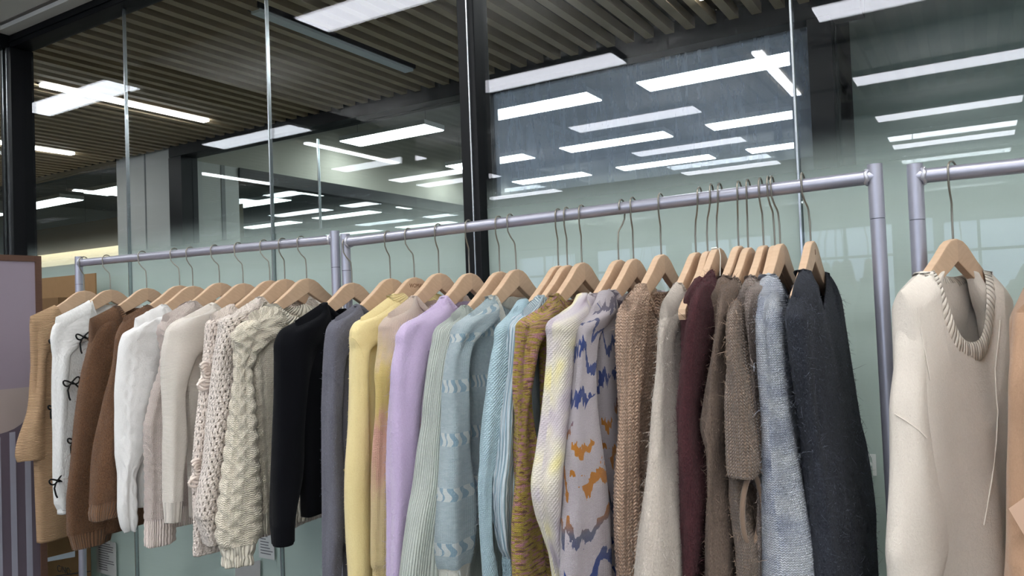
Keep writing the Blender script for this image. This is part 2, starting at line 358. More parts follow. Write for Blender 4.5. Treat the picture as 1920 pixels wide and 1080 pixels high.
# ================================================================== racks
RY = 1.43
tube_m = plain('rack_silver', (176, 176, 190), 0.34, 0.55, 0.5, 0.04, 60.0)
weld_m = plain('weld_silver', (205, 205, 214), 0.3, 0.6)
def line_pt(p0, p1, z): t = (z-p0[2])/(p1[2]-p0[2]); return p0+(p1-p0)*t
def rack(pxl, pxr, postl, postr, label, r=0.0122):
    """pxl/pxr: rail ends in the photo; postl/postr: two points on each post, or None where it is out of the frame"""
    A, B = (atY(*p, RY) if len(p) == 2 else np.array(p, float) for p in (pxl, pxr))
    e = empty('clothes_rack', ((A[0]+B[0])/2, RY, 0)); L = np.array(e.location)
    MB().tube([A-L, B-L], r, 20).build('rail', tube_m, e)
    for P, post, sg in ((A, postl, 1), (B, postr, -1)):
        if post:
            p, q = atY(*post[0], RY), atY(*post[1], RY); top = line_pt(p, q, P[2]+0.021); bot = line_pt(p, q, 0.02)
        else: top, bot = np.array([P[0], RY, P[2]+0.021]), np.array([P[0], RY, 0.02])
        dv = (bot-top)/np.linalg.norm(bot-top); j1 = top+dv*0.092; j2 = top+dv*0.66
        po = MB().tube([top-L, j1-L], r, 20).build('post', tube_m, e)
        MB().tube([j1+dv*0.0012-L, j2-L], r*0.985, 20).build('post_section', tube_m, po); MB().tube([j2+dv*0.0012-L, bot-L], r*0.97, 20).build('post_section', tube_m, po)
        MB().tube([j1-dv*.0004-L, j1+dv*.0016-L], r*0.93, 16).build('joint_ring', plain('joint_dark', (60, 60, 68), 0.5), po)
        mb = MB(); wp = np.array([top[0]+sg*r*0.75, RY, P[2]]); pts = []
        for k in range(15):
            th = 2*PI*k/14; pts.append(wp-L+np.array([sg*(0.0035+0.002*math.sin(5*th)), math.cos(th)*r*1.02, math.sin(th)*r*1.02]))
        mb.tube(pts, 0.0034, 8, False, [0.0028+0.0012*random.random() for _ in pts]); mb.build('weld', weld_m, e)
        MB().tube([(bot[0]-L[0], RY-0.26-L[1], 0.016), (bot[0]-L[0], RY+0.26-L[1], 0.016)], r, 16).build('foot', tube_m, e)
    return tag(e, label, 'clothes rack', 'tubular clothes racks')
rack((150, 492.7), (626, 449), ((148, 500), (155, 1060)), ((628, 450), (632, 570)), 'silver tubular clothes rack of pale and brown knitwear beside the framed board')
rack((646, 454.6), (1641, 331.4), ((648, 470), (655, 640)), ((1641, 330), (1681, 1040)), 'silver tubular clothes rack of pastel to charcoal knitwear, middle rack')
r3a = atY(1717, 331.5, RY)
rack((1717, 331.5), (r3a[0]+1.2, RY, r3a[2]-0.005), ((1716, 331), (1740, 830)), None, 'silver tubular clothes rack holding the ivory sweater, cut by the frame')

# ================================================================== wooden hangers
wood_a = wood('hanger_wood_a', (228, 198, 168), (198, 164, 134), 0.5); wood_b = wood('hanger_wood_b', (218, 188, 160), (188, 154, 126), -0.5)
wire_m = plain('hook_wire', (150, 144, 134), 0.3, 0.85)
TOPU = np.array([0, .02, .035, .05, .065, .08, .10, .13, .16, .185, .205]); TOPZ = np.array([0, -.0035, -.011, -.0225, -.034, -.044, -.0545, -.069, -.083, -.094, -.104])
BOTU = np.array([0, .03, .06, .09, .12, .16, .20]); BOTZ = np.array([-.037, -.0535, -.068, -.081, -.094, -.110, -.124])
def hang_top(u): return np.interp(np.abs(u), TOPU, TOPZ)
def arm_mesh(sg, name, cut=0.168):
    th = 0.0065; dr = lambda u: 0.0 if cut > 0.2 else (0.007 if u > 0.115 else 0.003 if u > 0.095 else 0.0)
    out = [(u, z-dr(u)) for u, z in zip(TOPU, TOPZ) if u < cut-.004]+[(cut, float(np.interp(cut, TOPU, TOPZ))-.002-dr(cut)), (cut+.0025, float(np.interp(cut, TOPU, TOPZ))-.011-dr(cut))]
    out += [(cut-.002, float(np.interp(cut-.002, BOTU, BOTZ)))]+[(u, z) for u, z in zip(BOTU[::-1], BOTZ[::-1]) if u < cut-.006]
    mb = MB(); mb.prism([(-th, -sg*u, z) for u, z in out], (1, 0, 0), 2*th)
    me = mb.mesh(name); bm = bmesh.new(); bm.from_mesh(me)
    ed = [e for e in bm.edges if not all(abs(v.co.y) < 1e-5 for v in e.verts) and any(abs(f.normal.x) > .9 for f in e.link_faces)]
    bmesh.ops.bevel(bm, geom=ed, offset=0.0022, segments=2, affect='EDGES', profile=0.6); bm.to_mesh(me); bm.free()
    for p in me.polygons: p.use_smooth = False
    return me
ARM = [arm_mesh(1, 'near_arm'), arm_mesh(-1, 'far_arm')]; LONG = [arm_mesh(1, 'near_arm', 0.205), arm_mesh(-1, 'far_arm', 0.205)]
for _a in (ARM, LONG): _a[0].materials.append(wood_a); _a[1].materials.append(wood_b)
HOOKS = {}
def hook_mesh(dz, dx, flip):
    key = (round(dz, 3), round(dx, 3), flip)
    if key in HOOKS: return HOOKS[key]
    R = 0.0150; s = -1 if not flip else 1; pts = [(0, 0, -0.006), (0, 0, dz*0.30), (dx*.15, 0, dz*0.52), (dx*.25, s*0.002, dz*0.57)]
    pts += [(dx*.6, s*R*0.55, dz*0.66), (dx*.9, s*R*0.93, dz*0.78)]
    for k in range(15):
        th = -0.25+k*(PI+0.75)/14; pts.append((dx, s*R*math.cos(th), dz+R*math.sin(th)))
    me = MB().tube(pts, 0.00165, 10).mesh('hook'); me.materials.append(wire_m); HOOKS[key] = me; return me
def hanger(apex, rail, yaw, label, flip=False, mark=None, bare=False):
    """apex: top of the wood; rail: centre of the rail above it"""
    e = empty('wooden_hanger', apex); e.rotation_euler = (0, 0, yaw)
    for me in (LONG if bare else ARM):
        o = bpy.data.objects.new(me.name, me); COL.objects.link(o); o.parent = e
    o = bpy.data.objects.new('hook', hook_mesh(rail[2]-apex[2], (rail[0]-apex[0]), flip)); COL.objects.link(o); o.parent = e
    if mark:
        M = Matrix(((0, 0, 1, 0.0068), (1, 0, 0, 0.0), (0, 1, 0, -0.0205), (0, 0, 0, 1)))
        t = text('engraving', mark, 0.0135, plain('engraved_brown', (120, 78, 48), 0.8), Matrix.Identity(4), e, 0.0001); t.matrix_local = M
    return tag(e, label, 'hanger', 'wooden hangers on the racks')

# ================================================================== knitwear
def knit(name, c, style='stock', c2=None, sw=0.0042, bump=0.5, fuzz=0.0, dist=0.0022, colfn=None, mel_shade=0.25, hfun=None):
    """wool material on metre-scaled UVs: style of stitch relief, two tones as random melange and as painted shade in the stitch hollows"""
    if name in MATS: return MATS[name]
    t = NT(name); uv = t.uv(); X = t.sep(uv); u, v = X[0], X[1]
    c = lin(c); c2 = lin(c2) if c2 else tuple(x*0.72 for x in c[:3])+(1,)
    n = t.noise(t.scaled(uv, (420, 260, 1)), 1.0, 3, 0.65); nl = t.noise(t.scaled(uv, (26, 14, 1)), 1.0, 3, 0.5)
    sh = sw*0.8
    fx = t.M('ABSOLUTE', t.M('MULTIPLY_ADD', t.M('FRACT', t.M('DIVIDE', u, sw)), 2.0, -1.0))
    if style == 'stock':
        h = t.M('SINE', t.M('MULTIPLY', t.M('MULTIPLY_ADD', fx, 0.6, t.M('DIVIDE', v, sh)), 2*PI)); h = t.M('MULTIPLY', t.M('MULTIPLY_ADD', h, 0.5, 0.5), t.M('SQRT', fx))
    elif style == 'ribv': h = t.M('SQRT', t.M('SINE', t.M('MULTIPLY', fx, PI*0.5)))
    elif style == 'ribh':
        h = t.M('SQRT', t.M('ABSOLUTE', t.M('SINE', t.M('MULTIPLY', v, PI/sw))))
    elif style == 'diag':
        h = t.M('ABSOLUTE', t.M('SINE', t.M('MULTIPLY', t.M('ADD', u, t.M('MULTIPLY', v, 0.7)), PI/sw))); h = t.M('MULTIPLY', h, t.M('MULTIPLY_ADD', t.M('SINE', t.M('MULTIPLY', v, 2*PI/(sw*0.7))), 0.25, 0.75))
    elif style == 'boucle':
        vo = t.new('ShaderNodeTexVoronoi'); t.put(vo.inputs['Vector'], t.scaled(uv, (1/sw, 0.7/sw, 1))); vo.inputs['Scale'].default_value = 1.0; vo.inputs['Randomness'].default_value = 1.0
        h = t.M('SUBTRACT', 1.0, vo.outputs['Distance'])
    elif style == 'fuzz':
        nv = t.noise(t.scaled(uv, (170, 85, 1)), 1.0, 4, 0.75, 1.6); h = nv
    else: h = n
    hh = t.M('ADD', t.M('MULTIPLY', h, 1.0), t.M('MULTIPLY', n, 0.35 if style != 'fuzz' else 0.5))
    fac = t.M('ADD', t.M('MULTIPLY_ADD', t.M('SUBTRACT', h, 0.55), mel_shade*2.2, t.M('MULTIPLY', t.M('SUBTRACT', n, 0.5), mel_shade*3.2)), t.M('MULTIPLY_ADD', t.M('SUBTRACT', nl, 0.5), 0.5, 0.62), clamp=True)  # shade of stitch hollows put into colour through the relief height, plus melange
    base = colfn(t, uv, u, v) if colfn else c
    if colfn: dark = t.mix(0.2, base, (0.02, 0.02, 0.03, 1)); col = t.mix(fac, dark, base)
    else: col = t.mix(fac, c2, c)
    t.std(col, 0.92, 0, 0.12, t.bump(hh, min(1.0, bump*1.5), dist*1.5))
    t.b.inputs['Sheen Weight'].default_value = fuzz; t.b.inputs['Sheen Roughness'].default_value = 0.5
    t.put(t.b.inputs['Sheen Tint'], (1, 1, 1, 1))
    MATS[name] = t.m; return t.m

def cr(xs, ys, x):
    """monotone-ish smooth interpolation"""
    xs, ys = np.asarray(xs, float), np.asarray(ys, float)
    m = np.gradient(ys, xs)
    dlt = np.diff(ys)/np.diff(xs)
    for i in range(1, len(xs)-1):
        if dlt[i-1]*dlt[i] <= 0: m[i] = 0
        else: m[i] = 2*dlt[i-1]*dlt[i]/(dlt[i-1]+dlt[i])
    m[0], m[-1] = dlt[0], dlt[-1]
    i = np.clip(np.searchsorted(xs, x)-1, 0, len(xs)-2); h = xs[i+1]-xs[i]; s = (x-xs[i])/h
    return (2*s**3-3*s**2+1)*ys[i]+(s**3-2*s**2+s)*h*m[i]+(-2*s**3+3*s**2)*ys[i+1]+(s**3-s**2)*h*m[i+1]

class Frame:
    """local frame of one hanging garment: u towards the viewer along the hanger, w to its right-hand face"""
    def __init__(s, apex, yaw):
        s.A = np.array(apex, float); s.yaw = yaw
        s.n = np.array([-math.sin(-yaw)*-1*-1, -math.cos(yaw), 0.0]); s.n = np.array([math.sin(yaw), -math.cos(yaw), 0.0])
        s.w = np.array([math.cos(yaw), math.sin(yaw), 0.0])
    def hit(s, x, y, u=None):
        v = ray(x, y)
        if u is None: k = (s.A-CAM)@s.w/(v@s.w)
        else: k = ((s.A-CAM)@s.n+u)/(v@s.n)
        q = CAM+v*k-s.A
        return q@s.n, q@s.w, q[2]
    def P(s, u, w, z): return s.n*np.asarray(u)[..., None]+s.w*np.asarray(w)[..., None]+np.array([0, 0, 1.0])*np.asarray(z)[..., None]
def wrinkle(rng, th, v, amp, L):
    d = 0
    for k in range(5):
        a = rng.integers(1, 4); b = rng.uniform(4, 15); d = d+rng.uniform(.3, 1)*np.sin(a*th+b*v*2+rng.uniform(0, 6.28))
    f = 0
    for k in range(3):
        m = rng.integers(2, 5); f = f+np.sin(m*th+rng.uniform(0, 6.28)+rng.uniform(.5, 1.6)*np.sin(rng.uniform(4, 9)*v+rng.uniform(0, 6.28)))
    return amp*d/2.2+amp*0.75*f
def tube_grid(C, A, N, b, ne=2.5, nu=72):
    th = np.linspace(0, 2*PI, nu, endpoint=False)
    cx = np.sign(np.cos(th))*np.abs(np.cos(th))**(2/ne); sx = np.sign(np.sin(th))*np.abs(np.sin(th))**(2/ne)
    return C[:, None, :]+A[:, None, :]*cx[None, :, None]+N*(b[:, None]*sx[None, :])[:, :, None], th
def normals_of(P):
    du = np.roll(P, -1, 1)-np.roll(P, 1, 1); dv = np.gradient(P, axis=0)
    n = np.cross(du, dv); l = np.linalg.norm(n, axis=2, keepdims=True); return n/np.maximum(l, 1e-9)
def grid_obj(name, P, S, V, mat, parent, hole=None, closed=True):
    nv, nu = P.shape[:2]; idx = np.arange(nv*nu).reshape(nv, nu)
    j1 = np.roll(np.arange(nu), -1) if closed else np.arange(1, nu)
    j0 = np.arange(nu) if closed else np.arange(nu-1)
    Q = np.stack([idx[:-1][:, j0], idx[1:][:, j0], idx[1:][:, j1], idx[:-1][:, j1]], -1)
    per = S[1]-S[0] if len(S) > 1 else 0
    s0 = S[j0]; s1 = s0+per
    v0, v1 = V[:-1], V[1:]
    if V.ndim == 1: v00 = np.repeat(v0[:, None], len(j0), 1); v11 = np.repeat(v1[:, None], len(j0), 1); v01, v10 = v00, v11
    else: v00, v10, v11, v01 = v0[:, j0], v1[:, j0], v1[:, j1], v0[:, j1]
    s0 = np.repeat(s0[None], nv-1, 0); s1 = np.repeat(s1[None], nv-1, 0)
    UV = np.stack([np.stack([s0, v00], -1), np.stack([s0, v10], -1), np.stack([s1, v11], -1), np.stack([s1, v01], -1)], 2)
    Q = Q.reshape(-1, 4); UV = UV.reshape(-1, 4, 2)
    if hole is not None:
        keep = ~hole[:-1][:, j0].reshape(-1); Q = Q[keep]; UV = UV[keep]
    return link(name, np_mesh(name, P.reshape(-1, 3), Q, UV), mat, parent)
HAIR = {}
def hairs(name, Ps, count, length, c, parent, rng, width=0.00034, droop=0.4):
    """loose mohair fibres standing off the knit: thin curved ribbons"""
    mat = HAIR.get(c)
    if mat is None:
        t = NT('fibre_%d_%d_%d' % c); mat = t.std(lin(c), 0.8, 0, 0.15); HAIR[c] = mat
    V, Q = [], []; tot = sum(p.shape[0]*p.shape[1] for p in Ps); off = 0
    for P in Ps:
        n = normals_of(P); m = int(count*P.shape[0]*P.shape[1]/tot)
        i = rng.integers(2, P.shape[0]-1, m); j = rng.integers(0, P.shape[1], m)
        p = P[i, j]+rng.normal(0, 0.0015, (m, 3)); nn = n[i, j]
        d = nn*rng.uniform(.25, 1.0, (m, 1))+rng.normal(0, .75, (m, 3)); d /= np.linalg.norm(d, axis=1, keepdims=True)
        ln = (length*rng.gamma(3.0, 0.33, m))[:, None]; bend = rng.normal(0, .8, (m, 3)); bend[:, 2] -= droop
        side = np.cross(d, rng.normal(0, 1, (m, 3))); side /= np.linalg.norm(side, axis=1, keepdims=True); side *= width
        pts = [p+d*ln*s+bend*ln*s*s*0.55 for s in (0, .35, .7, 1.0)]
        ws = (1.0, .9, .7, .25)
        vs = np.stack([q for k, pt in enumerate(pts) for q in (pt-side*ws[k], pt+side*ws[k])], 1)
        b = off+np.arange(m)[:, None]*8
        Q.append(np.concatenate([b+np.array([[2*k, 2*k+1, 2*k+3, 2*k+2]]) for k in range(3)], 0)); V.append(vs.reshape(-1, 3)); off += m*8
    o = link(name, np_mesh(name, np.concatenate(V), np.concatenate(Q)), mat, parent); o['kind'] = 'stuff'; return o
# ---- stitch reliefs in real geometry: f(s, v) -> (height, hole)
def cable(sc, wd, per, amp, ph=0.0):
    def f(s, v, L):
        h = 0
        for c0 in sc:
            x = (s-c0*L)/wd
            a = np.sin(2*PI*v/per+ph)
            s1 = np.exp(-((x-0.45*a)/0.34)**2); s2 = np.exp(-((x+0.45*a)/0.34)**2)
            front = 0.5+0.5*np.cos(2*PI*v/per+ph)
            h = h+np.maximum(s1*(0.65+0.35*front), s2*(1.0-0.35*front))-0.35*np.exp(-((np.abs(x)-1.15)/0.2)**2)
        return amp*h
    return f
def lace(s, v, L, px=0.0125, py=0.0135, amp=0.0022):
    a = s/px; b = v/py; row = np.floor(b); a2 = a+0.5*(row % 2)
    fa = np.abs((a2 % 1)-.5)*2; fb = np.abs((b % 1)-.5)*2
    h = amp*(np.sin(2*PI*(b*1.0))**2*0.5+0.5*np.cos(2*PI*a2*2)*0.4-1.2*np.exp(-((fa/0.34)**2+(fb/0.5)**2)))
    return h, (fa < 0.24) & (fb < 0.42)
GARMENTS = {}
def garment(key, apex_px, levels, label, mat, collar_mat=None, yaw=0.0, b=0.026, hem=None, neck='crew', depth=0.06, cuff=None, cuffmat=None,
            relief=None, holes=None, fibre=None, body_b=0.022, fold=0.006, lean=0.0, us=None, wr=0.0022, nu=80, dv=0.0045, un=None,
            collar_h=0.018, collar_t=0.0032, hang=None, hook=None, flip=False, bodyU=0.185, cat='sweater', far=True, mark=None, hemmat=None, bodymat=None, body_wob=1.0, body=True, rail_z=1.597):
    rng = np.random.default_rng(abs(hash(key)) % 1000 if False else sum(ord(c)*(i+3) for i, c in enumerate(key)))
    A = atY(*apex_px, RY); yaw = math.radians(yaw); F = Frame(A, yaw)
    if hang:
        rp = atY(*hook, RY) if hook else A; hanger(A, (rp[0], RY, rp[2]), yaw, hang, flip, mark)
    e = empty('knit_'+cat if cat != 'garment' else 'knit_garment', tuple(A)); 
    # --- near sleeve with the shoulder cap, ring by ring from its outline
    cu, cw, cz, aa, az = [], [], [], [], []
    for i, (y, xl, xr) in enumerate(levels):
        u0 = us[min(i, len(us)-1)] if us else None
        mu, mw, mz = F.hit((xl+xr)/2, y, u0); P = A+F.n*mu+F.w*mw+np.array([0, 0, mz]); dist = (P-CAM)@_f
        vh = (P-CAM)[:2]; vh = vh/np.linalg.norm(vh); sa = abs(F.n[0]*vh[1]-F.n[1]*vh[0]); ca = abs(F.n[:2]@vh)
        W = abs(xr-xl)/2*dist/FPX*1.0
        bb = b*min(1.0, (0.45, 0.75, 0.92, 1.0)[min(i, 3)])
        if us: bb2 = math.sqrt(max(W*W-(0.05*sa)**2, (0.6*W)**2))/ca; aa.append(min(0.055, 0.02+0.012*i)); az.append(bb2)
        else:
            bb = min(bb, 0.72*W/ca); aa.append(math.sqrt(W*W-(bb*ca)**2)/sa); az.append(max(bb, 0.0105))
        cu.append(mu); cw.append(mw); cz.append(mz)
    q = np.concatenate([[0], np.cumsum(np.maximum(np.hypot(np.diff(cu), np.diff(cz)), 0.004))])
    n = max(24, int(q[-1]/dv)); t = np.linspace(0, q[-1], n)
    cu_, cw_, cz_, aa_, az_ = (cr(q, x, t) for x in (cu, cw, cz, aa, az)); az_ = np.maximum(az_, 0.003); aa_ = np.maximum(aa_, 0.003)
    # slight tilt so the slice follows the drop of the shoulder near the top
    sl = np.exp(-(t/0.05)**2)*0.35
    C = F.P(cu_, cw_, cz_); Av = F.P(aa_, np.zeros(n), -aa_*sl)
    P, th = tube_grid(C, Av, F.w, az_, 2.4, nu)
    L = 2*PI*np.sqrt((np.mean(aa_)**2+np.mean(az_)**2)/2); S = th/(2*PI)*L
    Sg, Vg = np.meshgrid(S, t); Th = np.meshgrid(th, t)[0]
    ramp = np.clip(t/0.10, 0, 1)[:, None]
    nr = normals_of(P); nr = nr*np.sign(np.sum(nr*(P-C[:, None, :]), axis=2, keepdims=True)+1e-9)
    hgt = wrinkle(rng, Th, Vg, wr, L)*ramp
    hole = None
    if relief is not None: hgt = hgt+relief(Sg, Vg, L)*np.clip(t/0.02, 0, 1)[:, None]
    if holes is not None:
        hh, hole = holes(Sg, Vg, L); hgt = hgt+hh
    P = P+nr*hgt[:, :, None]
    # close the top, turn the opening in at the bottom
    top = P[0].mean(0); cap = np.stack([top+(P[0]-top)*k+np.array([0, 0, 0.003*(1-k)]) for k in (0.02, 0.5)])
    bc = P[-1].mean(0); inn = np.stack([bc+(P[-1]-bc)*k+np.array([0, 0, dz]) for k, dz in ((0.97, -0.0022), (0.88, 0.002), (0.8, 0.05))])
    full = np.concatenate([cap, P, inn]); tv = np.concatenate([[-.01, -.005], t, t[-1]+np.array([.002, .006, .05])])
    if hole is not None: hole = np.concatenate([np.zeros((2, nu), bool), hole, np.zeros((3, nu), bool)]); hole[:4] = False; hole[-8:] = False
    grids = []
    def local(G): return G
    ci = None
    if cuff is not None:
        ycs = np.array([l[0] for l in levels]); ci = int(np.searchsorted(t, np.interp(cuff, ycs, q)))+2
    sleeve_top = full if ci is None else full[:ci+1]
    grid_obj('sleeve', sleeve_top, S, tv if ci is None else tv[:ci+1], mat, e, hole if (hole is None or ci is None) else hole[:ci+1])
    grids.append(full[2:-3])
    if ci is not None:
        cg = full[ci:].copy(); k = np.cos(th*round(L/0.0055)); nn = normals_of(cg); cen = cg.mean(1, keepdims=True)
        cg = cg+(cg-cen)*(-0.05)+((cg-cen)/np.maximum(np.linalg.norm(cg-cen, axis=2, keepdims=True), 1e-6))*(0.0011*k)[None, :, None]
        grid_obj('cuff', cg, S, tv[ci:], cuffmat or mat, e)
    # --- far sleeve: the same sleeve on the other arm
    if far:
        G = full[::2] if hole is None else full; uu = G@F.n; Gf = G+F.n*(-2*uu)[:, :, None]
        Gf = Gf-F.w*(0.0)
        grid_obj('sleeve', Gf[:, ::-1], S, tv[::2] if hole is None else tv, mat, e, None if hole is None else hole[:, ::-1])
    # --- body
    unk = un if un is not None else (0.108 if us else max(0.06, min(0.15, abs(cu[0]))))
    zsh = lambda u: hang_top(u)+0.001
    if body:
        zh = (F.hit(hem[0], hem[1])[2] if isinstance(hem, tuple) else hem-A[2]) if hem is not None else 0.72-A[2]
        m = 150; nb = max(40, int(-zh/0.008)); thb = np.linspace(0, 2*PI, m, endpoint=False)
        cx = np.sign(np.cos(thb))*np.abs(np.cos(thb))**0.75; sx = np.sign(np.sin(thb))*np.abs(np.sin(thb))**0.45
        ub = bodyU*cx; p = 1.05 if neck == 'v' else 2.6
        front = sx > 0
        dd = np.where(front, depth, 0.018)
        inside = np.abs(ub) < unk
        zt = np.where(inside, zsh(unk)-dd*(1-np.clip(np.abs(ub)/unk, 0, 1)**p), zsh(ub)+0.004)
        # drop the armhole side
        tb = np.linspace(0, 1, nb)[:, None]
        Z = zt[None]+(zh-zt[None])*tb
        dz = zt[None]-Z
        prof = np.where(inside[None], 0.55+0.45*np.clip(dz/0.12, 0, 1), np.sqrt(np.clip(dz/0.03, 0.0, 1)))
        depthz = np.clip(-Z/0.5, 0, 1)
        Wb = body_b*sx[None]*prof*(0.75+0.5*depthz)
        f1, f2 = rng.uniform(22, 34), rng.uniform(0, 6)
        Wb = Wb+fold*depthz*(np.sin(f1*ub[None]+f2)+0.5*np.sin(f1*1.9*ub[None]+f2*2+3*Z))*body_wob+lean*depthz
        Ub = ub[None]*(1+0.04*np.sin(3*Z+f2))
        B = F.P(Ub, Wb, Z)
        Lb = 4.4*bodyU; Sb = thb/(2*PI)*Lb
        if relief is not None or holes is not None:
            Sg, Vg = np.meshgrid(Sb, -Z[:, 0]); hb = 0; nbm = normals_of(B); nbm = nbm*np.sign(np.sum(nbm*F.w, axis=2, keepdims=True)*np.sign(sx)[None, :, None]+1e-9)
            hb = relief(Sg, -Z, Lb) if relief is not None else holes(Sg, -Z, Lb)[0]
            B = B+nbm*np.asarray(hb)[:, :, None]
        hi = int(nb*(1-0.06/max(0.1, -zh)))
        inb = np.stack([B[-1]*np.array([1, 1, 1])+F.w*(-0.25*(Wb[-1]))[:, None], B[-1]+F.w*(-0.4*Wb[-1])[:, None]+np.array([0, 0, 0.06])])
        Bf = np.concatenate([B, inb]); Vf = np.concatenate([-Z, -Z[-1:]+.004, -Z[-1:]+.06])
        if hemmat is not None:
            grid_obj('body', Bf[:hi+1], Sb, Vf[:hi+1], bodymat or mat, e); hb = Bf[hi:].copy()
            k = np.cos(thb*round(Lb/0.0075)); hb = hb+F.w*(0.0012*k*np.sign(sx))[None, :, None]
            grid_obj('hem', hb, Sb, Vf[hi:], hemmat, e)
        else: grid_obj('body', Bf, Sb, Vf, bodymat or mat, e)
        grids.append(B)
        # --- collar: a band swept round the neck opening
        if collar_h:
            pts, nrm = [], []
            K = 240
            for k in range(K):
                a = 2*PI*k/K; uu = unk*math.copysign(abs(math.cos(a))**0.9, math.cos(a)); fr = math.sin(a) >= 0
                d0 = (depth if fr else 0.018)*(1-min(1, abs(uu)/unk)**p)
                i = int(np.argmin(np.abs(ub-uu)+(0 if True else 0)+10*(front != fr)))
                wv = 0.6*body_b*math.copysign(max(0.35, abs(math.sin(a))**0.5), math.sin(a))
                pts.append((uu, wv, zsh(unk)-d0)); 
            pts = np.array(pts); cen = np.array([0, 0, pts[:, 2].max()+0.05])
            rows = []
            for k2 in range(9):
                a = 2*PI*k2/8; off = collar_h*0.5*math.cos(a); tk = collar_t*math.sin(a)
                rib = 1+0.16*np.cos(np.arange(K)*2*PI/K*60)
                inw = pts-np.array([0, 0, pts[:, 2].max()]); rad = np.stack([pts[:, 0]*1.0, np.zeros(K), pts[:, 2]-pts[:, 2].max()-0.012], 1)
                rad /= np.maximum(np.linalg.norm(rad, axis=1, keepdims=True), 1e-6)
                q2 = pts-rad*(off)[None] if np.ndim(off) else pts-rad*off
                q2 = q2+np.stack([np.zeros(K), np.sign(pts[:, 1])*tk*rib, np.zeros(K)], 1)
                rows.append(q2)
            R = np.stack(rows); G = F.P(R[:, :, 0], R[:, :, 1], R[:, :, 2])
            grid_obj('collar', G, np.arange(K)*0.00225, np.linspace(0, 2*collar_h, 9), collar_mat or mat, e)
    if fibre: hairs('loose_fibres', grids, fibre[0], fibre[1], fibre[2], e, rng, *(fibre[3:]))
    tag(e, label, cat, 'knitwear on the racks')
    GARMENTS[key] = (e, F); GRIDS[key] = grids; return e, F
GRIDS = {}
def on_surface(key, x, y, off=0.0):
    e, F = GARMENTS[key]; V = np.concatenate([g.reshape(-1, 3) for g in GRIDS[key]])
    q = V+F.A-CAM; z = q@_f; px = 960+FPX*(q@_r)/z; py = 540+FPX*(q@_d)/z; d = np.hypot(px-x, py-y)
    idx = np.where(d < max(7.0, d.min()+2))[0]; i = idx[np.argmin(z[idx])]
    v = ray(x, y); p = v*(z[i]-off); return p+CAM-F.A
# ---- colour patterns
def pat_peach(t, uv, u, v):
    n = t.noise(t.scaled(uv, (18, 14, 1)), 1.0, 3)
    f = t.M('MULTIPLY_ADD', t.M('SUBTRACT', n, 0.5), 0.22, t.M('DIVIDE', v, 0.75), clamp=True)
    return t.ramp(f, [(0, lin((252, 230, 214))), (.16, lin((250, 222, 200))), (.24, lin((252, 222, 140))), (.33, lin((250, 218, 136))), (.40, lin((244, 184, 164))), (.50, lin((246, 192, 166))), (.62, lin((252, 224, 170))), (1, lin((252, 226, 158)))])
def pat_space(t, uv, u, v):
    n = t.noise(t.scaled(uv, (52, 210, 1)), 1.0, 3, 0.6, 0.6); n2 = t.noise(t.scaled(uv, (46, 170, 1), (3, 7, 0)), 1.0, 2)
    a = t.ramp(n, [(0.36, lin((122, 82, 70))), (0.43, lin((172, 130, 66))), (0.52, lin((212, 186, 74))), (0.60, lin((188, 162, 72)))])
    return t.mix(t.M('MULTIPLY', t.M('SUBTRACT', n2, 0.51, clamp=True), 9.0, clamp=True), a, lin((212, 148, 156)))
def pat_cream(t, uv, u, v):
    n = t.noise(t.scaled(uv, (12, 9, 1)), 1.0, 2, 0.5)
    return t.ramp(n, [(0.32, lin((176, 160, 176))), (0.44, lin((206, 196, 200))), (0.55, lin((228, 220, 200))), (0.66, lin((238, 226, 160)))])
def pat_tiger(t, uv, u, v):
    big = t.noise(t.scaled(uv, (14, 5, 1), (2, 1, 0)), 1.0, 4, 0.55); hi = t.noise(t.scaled(uv, (160, 60, 1)), 1.0, 2)
    ph = t.M('ADD', t.M('MULTIPLY', v, 15.5), t.M('MULTIPLY_ADD', big, 3.4, t.M('MULTIPLY', hi, 0.35)))
    band = t.M('SINE', t.M('MULTIPLY', ph, 2*PI)); pn = t.noise(t.scaled(uv, (10, 12, 1), (5, 5, 0)), 1.0, 2)
    mask = t.M('MULTIPLY', t.M('GREATER_THAN', band, 0.66), t.M('GREATER_THAN', t.M('ADD', pn, t.M('MULTIPLY', v, 0.16)), 0.50))
    colr = t.ramp(t.M('DIVIDE', v, 0.72), [(0, lin((120, 110, 116))), (.16, lin((58, 78, 138))), (.34, lin((58, 72, 130))), (.40, lin((196, 128, 44))), (.56, lin((190, 122, 44))), (.60, lin((104, 104, 120))), (.68, lin((52, 74, 138))), (1, lin((48, 70, 140)))], 'LINEAR')
    return t.mix(mask, t.mix(t.noise(t.scaled(uv, (500, 400, 1)), 1.0, 2, 0.7), lin((176, 164, 170)), lin((214, 206, 210))), colr)
def pat_isle(t, uv, u, v):
    y = t.M('FRACT', t.M('DIVIDE', t.M('ADD', v, 0.02), 0.098)); inb = t.M('LESS_THAN', t.M('ABSOLUTE', t.M('SUBTRACT', y, 0.5)), 0.12)
    wob = t.M('MULTIPLY', t.M('SINE', t.M('MULTIPLY', y, 20.0)), 0.2)
    mot = t.M('GREATER_THAN', t.M('SINE', t.M('MULTIPLY', t.M('ADD', t.M('DIVIDE', u, 0.024), wob), 2*PI)), -0.1)
    n = t.noise(t.scaled(uv, (60, 160, 1)), 1.0, 2, 0.6)
    base = t.mix(n, lin((168, 193, 202)), lin((218, 230, 234)))
    return t.mix(inb, base, t.mix(mot, lin((160, 191, 208)), lin((234, 240, 239))))
